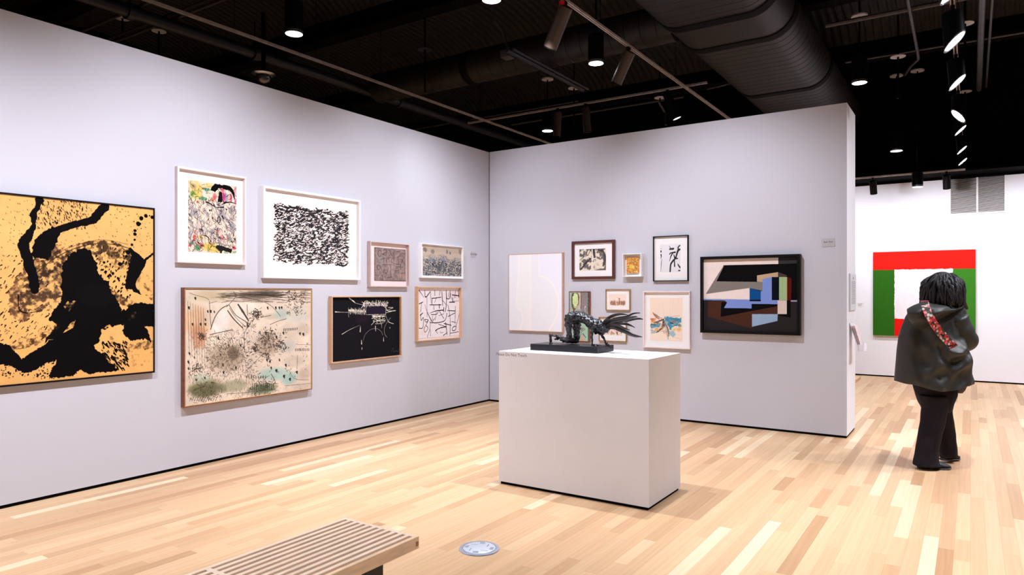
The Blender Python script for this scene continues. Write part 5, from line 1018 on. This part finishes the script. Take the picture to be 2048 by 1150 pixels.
# patterned strap and bag
def strap_mat():
    m = bpy.data.materials.new('floral_strap'); m.use_nodes = True; nt = m.node_tree; b = nt.nodes['Principled BSDF']; b.inputs['Roughness'].default_value = .7
    tc = nt.nodes.new('ShaderNodeTexCoord'); vo = nt.nodes.new('ShaderNodeTexVoronoi'); vo.inputs['Scale'].default_value = 46; nt.links.new(tc.outputs['Object'], vo.inputs['Vector'])
    rp = nt.nodes.new('ShaderNodeValToRGB'); rp.color_ramp.interpolation = 'CONSTANT'; cr_ = rp.color_ramp; cs = [(0, (.55, .02, .03)), (.3, (.75, .10, .14)), (.5, (.75, .22, .26)), (.64, (.70, .62, .55)), (.8, (.04, .06, .02)), (.9, (.01, .01, .01))]
    cr_.elements[0].color = (*cs[0][1], 1); cr_.elements[1].position = cs[1][0]; cr_.elements[1].color = (*cs[1][1], 1)
    for p_, c_c in cs[2:]: e = cr_.elements.new(p_); e.color = (*c_c, 1)
    sp = nt.nodes.new('ShaderNodeSeparateColor'); nt.links.new(vo.outputs['Color'], sp.inputs[0]); nt.links.new(sp.outputs[0], rp.inputs[0])
    mr = nt.nodes.new('ShaderNodeMapRange'); mr.inputs[1].default_value = .012 * 46; mr.inputs[2].default_value = .016 * 46; mr.inputs[3].default_value = 1; mr.inputs[4].default_value = .15
    nt.links.new(vo.outputs['Distance'], mr.inputs[0]); vm = nt.nodes.new('ShaderNodeVectorMath'); vm.operation = 'SCALE'; nt.links.new(rp.outputs[0], vm.inputs[0]); nt.links.new(mr.outputs[0], vm.inputs['Scale']); nt.links.new(vm.outputs[0], b.inputs['Base Color']); return m
M_STR = strap_mat()
sp_ = [(1849, 600, -.02), (1851, 612, -.175), (1857, 628, -.245), (1867, 646, -.255), (1880, 664, -.225), (1894, 680, -.21), (1908, 694, -.19), (1919, 706, -.12)]
pts = [B(*cr([(a, b) for a, b, c4 in sp_], i / 40), 0) for i in range(41)]
dps = [cr([(c4 * 1000, 0) for a, b, c4 in sp_], i / 40)[0] / 1000 for i in range(41)]
mb = MB(); vs_ = []; ed = []; W2 = 8.2
for i in range(41):
    a = cr([(a_, b_) for a_, b_, c4 in sp_], max(0, i - 1) / 40); b = cr([(a_, b_) for a_, b_, c4 in sp_], min(40, i + 1) / 40); c5 = cr([(a_, b_) for a_, b_, c4 in sp_], i / 40)
    dx, dy = b[0] - a[0], b[1] - a[1]; l_ = math.hypot(dx, dy); nx_, ny_ = -dy / l_, dx / l_
    for s_ in (-1, 1):
        vs_.append(B(c5[0] + nx_ * s_ * W2, c5[1] + ny_ * s_ * W2, dps[i])); vs_.append(B(c5[0] + nx_ * s_ * W2, c5[1] + ny_ * s_ * W2, dps[i] + .004))
fs_ = []
for i in range(40):
    o_ = i * 4
    for a, b in ((0, 2), (2, 3), (3, 1), (1, 0)): fs_.append((o_ + a, o_ + b, o_ + 4 + b, o_ + 4 + a))
so = MB().add(vs_, fs_).build('bag_strap', M_STR, person); so['label'] = 'red, pink and white floral strap across the back'
MB().ell(B(1923, 716, .02), (.055, .07, .075), 14, 10).tube([B(1917, 700, .0), B(1929, 705, .03)], [.02, .02], 8, round_ends=True).build('shoulder_bag', mat('black_leather', (.006, .006, .009), .35, bump=.3, var=.2), person, smooth=60)
# ---------------------------------------------------------------- ceiling services
def vx(px, py, z): return onZ(px, py, z).x
def vy(px, py, z): return onZ(px, py, z).y
def strut_track(name, label, cat, axis, c, z, a, b, grp=None):
    t = thing(name, (c, (a + b) / 2, z) if axis == 'Y' else ((a + b) / 2, c, z), label, cat, grp)
    def bx(lo, hi, nm, m):
        if axis == 'Y': MB().box((c + lo[0], a, z + lo[1]), (c + hi[0], b, z + hi[1])).build(nm, m, t)
        else: MB().box((a, c + lo[0], z + lo[1]), (b, c + hi[0], z + hi[1])).build(nm, m, t)
    bx((-.02, 0), (-.008, .028), 'flange', M_TRACK); bx((.008, 0), (.02, .028), 'flange', M_TRACK); bx((-.018, .010), (.018, .03), 'channel', M_HEAD)
    n = int((b - a) / 1.2)
    for i in range(n + 1):
        k = a + .3 + i * 1.2
        if k > b: break
        if axis == 'Y' and abs(k - 8.75) < .45: continue
        if axis == 'X' and z < 4 and k < -1.5: continue
        if axis == 'Y': MB().cyl((c, k, z + .028), (c, k, 5.44), .004, n=6).build('hanger_rod', M_HEAD, t)
        else: MB().cyl((k, c, z + .028), (k, c, 5.44), .004, n=6).build('hanger_rod', M_HEAD, t)
    return t
TZ = 4.6
X1 = vx(450, 58, TZ); X2 = vx(1262, 98, TZ); TZ3 = 4.1; X3 = vx(1911, 100, TZ3); ZC = TZ + .05; YC = vy(1160, 210, ZC)
strut_track('lighting_track', 'long thin pale double-rail track above and beyond the left wall', 'lighting track', 'Y', X1, TZ, 1.0, 14.0, 'ceiling tracks')
strut_track('lighting_track', 'bright double-rail lamp track running from top centre over the back partition', 'lighting track', 'Y', X2, TZ, 2.0, 13.0, 'ceiling tracks')
strut_track('lighting_track', 'lamp track with shining lamps running to the far vent at right', 'lighting track', 'Y', X3, TZ3, 2.0, 14.0, 'ceiling tracks')
strut_track('lighting_track', 'cross track above the inner corner behind the back partition', 'lighting track', 'X', YC, ZC, -7.6, -3.22, 'ceiling tracks')
YT = 14.1; ZF = 3.68
strut_track('lighting_track', 'dark low track running along the top of the far white wall', 'lighting track', 'X', YT, ZF, -3.0, X3 + .05, 'ceiling tracks')
MB  # lamps
def lamp(px, py, z, tip, mouth_px, label, length=.40, rad=.068, glow=True, m=None, cut=None, base=None):
    """track head: pivot under the track at pixel (px,py) and height z; tip = aim direction"""
    p = base or onZ(px, py, z); d = Vector(tip).normalized()
    t = thing('track_lamp', p, label, 'track lamp', 'track lamps'); m = m or M_HEAD
    MB().box((p.x - .018, p.y - .03, p.z - .03), (p.x + .018, p.y + .03, p.z - .0005)).build('adapter', M_HEAD, t)
    MB().cyl(p - UPV * .02, p - UPV * .09, .012, n=10).build('stem', M_HEAD, t)
    c0 = p - UPV * .10 - d * .05
    a0, a1 = c0, c0 + d * length
    cn = Vector(cut).normalized() if cut else d
    def rg(pos, r, n=28, slanted=False):
        x_ = d.cross(Vector((0, 1, 0.01))).normalized(); y_ = d.cross(x_); out = []
        for k in range(n):
            v = (x_ * math.cos(2 * math.pi * k / n) + y_ * math.sin(2 * math.pi * k / n)) * r
            out.append(pos + v - (d * (v.dot(cn) / d.dot(cn)) if slanted else Vector()))
        return out
    MB().ring([rg(a0, rad * .8), rg(a0 + d * .012, rad), rg(a0 + d * .013, rad), rg(a1, rad, slanted=True)]).build('lamp_body', m, t, smooth=40)
    MB().ring([rg(a1 - d * .002, rad * 1.01, slanted=True), rg(a1 + d * .010, rad * 1.02, slanted=True), rg(a1 + d * .010, rad * .93, slanted=True), rg(a1 + d * .001, rad * .9, slanted=True)], False, False).build('rim', M_RIM if glow else M_HEAD, t, smooth=40)
    if glow: MB().ring([rg(a1 + d * .001, rad * .9, slanted=True), rg(a1 + d * .004, rad * .9, slanted=True)]).build('lens', M_GLOW, t, smooth=40)
    return a1, d
LW = (-.75, .12, -.9)
lamp(1108, 8, TZ, (-.62, .15, -1), None, 'bronze-lit track lamp at top centre, tilted towards the left wall', .44, .075, False, M_HEADB, base=Vector((X2, vy(1108, 8, TZ), TZ)))
pz = Vector((X2, vy(1110, 6, TZ), TZ)); 
tg = MB().box((pz.x - .03, pz.y - .05, pz.z - .075), (pz.x + .03, pz.y - .035, pz.z - .02)).build('red_tag', mat('red_tape', (.6, .01, .01), .5, var=.1), bpy.data.objects.get('track_lamp'))
lamp(1250, 100, TZ, (-.62, .15, -1), None, 'bronze-lit track lamp second along the centre track, tilted left', .40, .07, False, M_HEADB, base=Vector((X2, vy(1250, 96, TZ), TZ)))
lamp(1130, 215, TZ, (-.12, .1, -1), None, 'dark track lamp at left on the cross track above the inner corner', .40, .062, False, M_HEADB, base=Vector((vx(1126, 222, ZC), YC, ZC)))
lamp(1175, 210, TZ, (.03, .1, -1), None, 'dark track lamp at right on the cross track above the inner corner', .40, .062, False, M_HEADB, base=Vector((vx(1180, 212, ZC), YC, ZC)))
lamp(1336, 182, TZ, (.35, .2, -1), None, 'dark track lamp with lit edge above the back partition', .40, .065, True, M_HEAD, base=Vector((vx(1330, 176, ZC), YC, ZC)))
for k, (py, tp, ln, rd, lb) in enumerate(((-2, (.9, -.1, -1), .24, .075, 'shining track lamp cut by the top edge at right'), (92, (.95, -.15, -1), .26, .085, 'largest shining track lamp on the right-hand track'), (172, (.95, -.15, -1), .24, .08, 'second shining track lamp down the right-hand track'), (238, (-1, -.5, -1), .26, .075, 'track lamp turned the other way, its lit mouth facing lower left'),
                        (266, (.95, -.1, -1), .24, .07, 'lit track lamp just behind the one turned to the left'), (305, (.95, -.1, -1), .22, .07, 'lit track lamp third from the vent on the right-hand track'), (328, (.95, -.1, -1), .22, .07, 'lit track lamp second from the vent on the right-hand track'), (350, (.9, .1, -1), .22, .07, 'lit track lamp hanging in front of the vent grille'))):
    zm = TZ3 - .10 - ln * .96; k2 = FPX * (zm - EYE) / (588 - py)
    yy = (k2 - X3 * FW.x) / FW.y
    lamp(0, 0, TZ3, (.07 if k != 3 else .0, -.03, -1), None, lb, ln, rd, True, M_HEAD, base=Vector((X3, yy, TZ3)), cut=tp)
for px, py, gl, lb in ((1746, 364, False, 'dark track lamp on the low far track, nearest the partition'), (1893, 350, False, 'dark track lamp on the low far track beside the vent')):
    lamp(0, 0, ZF, (.02, .45, -1), None, lb, .24, .06, gl, M_HEAD, base=Vector((onY(px, py, YT).x, YT, ZF)))
# pendant downlights hanging from pale canopies
def pendant(px, py, z, label, rad=.10, h=.36, lit=True, disc=True):
    p = onZ(px, py, z); t = thing('pendant_downlight', (p.x, p.y, z), label, 'pendant light', 'pendant downlights')
    MB().tube([p, p + UPV * h, p + UPV * (h + .02)], [rad, rad, rad * .6], 28).build('housing', M_HEAD, t, smooth=40)
    MB().tube([p - UPV * .002, p + UPV * .03, p + UPV * .03, p - UPV * .002], [rad * 1.02, rad * 1.02, rad * .9, rad * .9], 28, caps=False).build('rim', M_RIM, t, smooth=40)
    if lit: MB().tube([p - UPV * .001, p + UPV * .002], [rad * .93, rad * .93], 28).build('lens', M_GLOW, t, smooth=40)
    MB().cyl(p + UPV * h, (p.x, p.y, 5.95 if z > 4 else ZT), .012, n=8).build('stem', M_HEAD, t)
    MB().tube([(p.x, p.y, 5.42), (p.x, p.y, 5.44)], [.105, .105], 28).build('canopy', M_DISC, t, smooth=40)
for px, py, z, lb in ((588, 68, 4.5, 'bright pendant downlight left of centre above the left wall'), (983, 0, 4.5, 'pendant downlight cut by the top edge near the centre'), (1192, 127, 4.5, 'pendant downlight hanging just left of the bright centre track'), (1095, 262, 4.5, 'small pendant downlight low over the inner corner'),
                      (1719, 166, 4.5, 'bright pendant downlight right of the big duct'), (1793, 302, 4.1, 'distant dim pendant downlight right of the big duct'), (1835, 374, 3.42, 'short downlight hanging in front of the far wall top'), (2044, 332, 3.95, 'small downlight at the right edge above the far wall')):
    pendant(px, py, z, lb, .10 if z > 4.05 else .085, .36 if z > 4.05 else .24)
# pale plates with sprinkler drops
for px, py, lb in ((245, 37, 'pale round plate with black drop rod, upper left behind the wall'), (318, 63, 'pale round plate with black drop rod, second from the left'), (1320, 196, 'pale round plate beyond the right end of the cross track'), (1148, 177, 'pale round plate just left of the lower pendant'), (1930, 48, 'pale round plate beside the largest shining track lamp'), (1930, 184, 'pale round plate beside the far part of the right-hand track'), (1796, 114, 'dim pale round plate over the dark middle of the right ceiling'), (850, 100, 'dim bluish round plate in the dark ceiling left of centre')):
    zz = 5.42 if px < 400 else 5.0
    p = onZ(px, py, zz); t = thing('sprinkler', p, lb, 'sprinkler', 'sprinklers')
    MB().tube([p, p + UPV * .008], [.10, .10], 28).build('plate', M_DISC if px != 850 else M_PIPE, t, smooth=40)
    MB().cyl((p.x, p.y, 4.4), (p.x, p.y, 5.45 if px in (1148, 850) else 5.6), .014, n=8).build('drop_pipe', M_HEAD, t)
# dome camera
p = onZ(527, 150, 4.55); t = thing('dome_camera', p, 'small chrome dome security camera beyond the top of the left wall', 'security camera')
MB().cyl(p + UPV * .02, (p.x, p.y, 5.4), .03, n=12).build('mount', M_HEAD, t, smooth=40)
MB().tube([p + UPV * .03, p + UPV * .01, p - UPV * .01], [.05, .16, .13], 24).build('collar', M_RIM, t, smooth=40)
MB().ell(p - UPV * .02, (.105, .105, .10), 20, 12).build('dome', mat('smoked_dome', (.05, .045, .05), .08, spec=1., coat=1, var=.3), t, smooth=60)
# dark pipe beyond the left wall, with couplings
px_ = vx(600, 137, 5.0)
t = thing('ceiling_pipe', (px_, 6, 5.0), 'long dark blue-black pipe above the left wall', 'pipe')
MB().cyl((px_, -2, 5.0), (px_, 15.5, 5.0), .08, n=24).build('pipe_run', M_PIPE, t, smooth=40)
for pp in ((265, 20), (515, 105), (790, 205)):
    y_ = vy(*pp, 5.0); MB().cyl((px_, y_ - .04, 5.0), (px_, y_ + .04, 5.0), .105, n=24).build('coupling', M_PIPE, t, smooth=40)
    MB().cyl((px_, y_, 5.1), (px_, y_, 5.45), .01, n=8).build('hanger_rod', M_HEAD, t)
# big flat-oval spiral duct
DXc, DZc, HWd, HHd = -2.46, 5.03, .72, .34
def oval(y, g=0.):
    pts = []; n = 24
    a = HWd - HHd
    for k in range(n + 1): th = -math.pi / 2 + math.pi * k / n; pts.append((DXc + a + (HHd + g) * math.cos(th), y, DZc + (HHd + g) * math.sin(th)))
    for k in range(n + 1): th = math.pi / 2 + math.pi * k / n; pts.append((DXc - a + (HHd + g) * math.cos(th), y, DZc + (HHd + g) * math.sin(th)))
    return pts
t = thing('oval_duct', (DXc, 8, DZc), 'huge dark flat-oval spiral duct crossing over the back partition', 'duct')
bands = [1.0]
for pp in ((1448, 40), (1478, 88), (1578, 183), (1760, 305)): bands.append(onZ(pp[0], pp[1], DZc - HHd).y)
bands = [b_ for b_ in sorted(bands) if b_ < YT - .6] + [YT + .6]
for i in range(len(bands) - 1):
    a, b = bands[i] + .07, bands[i + 1] - .07; rg_ = []; plain = (i == 1 and False)
    y = a
    while y < b:
        if i == 1: rg_ = [oval(a), oval(b)]; break
        rg_ += [oval(y), oval(min(y + .165, b)), oval(min(y + .168, b), -.008), oval(min(y + .176, b), -.008)]; y += .179
    if rg_: MB().ring(rg_).build('duct_section', M_DUCT, t, smooth=35)
for y in bands[1:-1]:
    MB().ring([oval(y - .085, .002), oval(y - .075, .014), oval(y + .075, .014), oval(y + .085, .002)]).build('joint_band', M_BAND, t, smooth=35)
# smaller round cross duct
YD, ZD, RD = vy(1000, 150, 4.78) + .1, 5.02, .24
t = thing('round_duct', (-5, YD, ZD), 'dark round spiral duct running crosswise above the inner corner', 'duct')
def circ(x, g=0.): return [(x, YD + (RD + g) * math.cos(k * math.pi / 16), ZD + (RD + g) * math.sin(k * math.pi / 16)) for k in range(32)]
for a, b in ((-8.3, -6.4), (-6.3, DXc - HWd + .05)):
    rg_ = []; x = a
    while x < b: rg_ += [circ(x), circ(min(x + .19, b)), circ(min(x + .195, b), -.008), circ(min(x + .21, b), -.008)]; x += .215
    MB().ring(rg_).build('duct_section', M_DUCT, t, smooth=35)
MB().ring([circ(-6.42), circ(-6.40, .012), circ(-6.3, .012), circ(-6.28)]).build('joint_band', M_BAND, t, smooth=35)
# thin conduits
def conduit(pts, r, label, m=M_COND, grp='thin ceiling conduits'):
    tag(MB().tube(pts, r, 8).build('conduit', m, None, smooth=40, org=pts[0]), label, 'conduit', grp)
for px, py, z, r, lb in ((200, 47, 5.1, .02, 'thin conduit crossing the ceiling at the far upper left'), (270, 68, 5.1, .02, 'thin conduit crossing between the two upper left plates'), (430, -6, 5.16, .02, 'thin conduit crossing beside the second bay at upper left'), (1760, 30, 5.1, .03, 'pale pipe crossing the right ceiling near the top'), (1815, 104, 5.1, .014, 'thin strut crossing the right ceiling in the middle'), (1960, 222, 4.9, .03, 'pale pipe crossing the right ceiling above the far wall'), (1100, 237, 5.1, .02, 'thin conduit crossing behind the cross track'), (880, 250, 5.1, .016, 'thin conduit crossing above the inner corner')):
    y_ = vy(px, py, z)
    xa, xb = ((XW + .2, -6.0) if px < 900 else (-8, -4.3) if px < 1200 else (-1.6, 6.2)); conduit([(xa, y_, z), (xb, y_, z)], r, lb)
a = onZ(1808, -40, 5.0); conduit([a, onZ(1836, 108, 5.0), onZ(1837, 118, 5.02), onZ(1822, 132, 5.1), onZ(1810, 150, 5.25)], .02, 'pale conduit bending left at its end in the right ceiling')
x_ = vx(1963, 40, 5.0); conduit([(x_, 2.5, 5.0), (x_, 14.0, 5.0)], .04, 'thick pale conduit running lengthwise at far right'); conduit([(x_ + .1, 2.5, 5.03), (x_ + .1, 14.0, 5.03)], .016, 'thinner conduit strapped beside the thick pale one at far right')
a = vx(1100, 110, 4.9)
conduit([onZ(990, 42, 5.3), onZ(1005, 62, 5.15), onZ(1012, 85, 5.0), onZ(1015, 97, 4.9)], .022, 'curved conduit dropping to the small junction box near the centre')
x_ = vx(1080, 135, 4.7); conduit([(x_, vy(1015, 100, 4.7), 4.7), (x_, vy(1165, 180, 4.7), 4.7)], .03, 'twin dark conduit running below the round duct', M_PIPE); conduit([(x_ + .09, vy(1015, 100, 4.7), 4.7), (x_ + .09, vy(1165, 180, 4.7), 4.7)], .02, 'thin conduit beside the twin dark conduit', M_PIPE)
p = onZ(1015, 105, 4.82); tag(MB().bbox((p.x - .07, p.y - .07, 4.74), (p.x + .07, p.y + .07, 4.84), .006).build('junction_box', M_COND, None, org=p), 'small junction box under the dark ceiling near the centre', 'junction box')
conduit([onZ(1318, 205, 4.9), onZ(1330, 225, 4.75), onZ(1332, 250, 4.5)], .018, 'curved conduit dropping behind the back partition')
conduit([onZ(1415, 178, 4.9), onZ(1440, 172, 4.9), onZ(1465, 165, 5.0)], .015, 'short curved cable beside the big duct')
# black soffit over the far wall and supply grille
MB().box((-3, 14.3, ZF + .02), (XR, YF - .02, ZF + .05)).build('soffit', M_BLACK, cl)
MB().box((XW + .3, YF - .001, WH), (XR, YF + .2, ZT)).build('bulkhead', M_BLACK, cl)
a = onY(1901.5, 427.5, YF); b = onY(2014, 420, YF); z1 = WH - .002; z0 = a.z
t = thing('vent_grille', ((a.x + b.x) / 2, YF, z0), 'large double louvred vent grille high on the far wall at right', 'vent')
M_V = mat('vent_white', (.62, .58, .58), .5, var=.03); M_VF = mat('vent_frame', (.82, .80, .83), .6, var=.02)
MB().box((a.x, YF - .004, z0), (b.x - .03, YF - .0005, z1)).build('backing', M_BLACK, t)
xm = onY(1954.5, 400, YF).x; xr = onY(2009, 400, YF).x
MB().box((a.x - .02, YF - .02, z0 - .03), (a.x, YF, z1)).box((xr, YF - .02, z0 - .03), (xr + .045, YF, z1)).box((a.x, YF - .02, z0 - .03), (xr, YF, z0)).build('frame', M_VF, t)
MB().box((xm - .014, YF - .022, z0), (xm + .014, YF - .002, z1)).build('mullion', M_VF, t)
for lo, hi in ((a.x, xm - .014), (xm + .014, xr)):
    mb = MB(); z = z0 + .008
    while z < z1 - .01:
        mb.add([(lo, YF - .02, z), (hi, YF - .02, z), (hi, YF - .006, z + .012), (lo, YF - .006, z + .012), (lo, YF - .02, z + .004), (hi, YF - .02, z + .004), (hi, YF - .006, z + .016), (lo, YF - .006, z + .016)], [(0, 1, 2, 3), (4, 5, 6, 7), (0, 1, 5, 4), (1, 2, 6, 5), (2, 3, 7, 6), (3, 0, 4, 7)]); z += .0245
    o = mb.build('louvers', M_V, t); o['kind'] = 'stuff'; o.name = 'louver_bank'
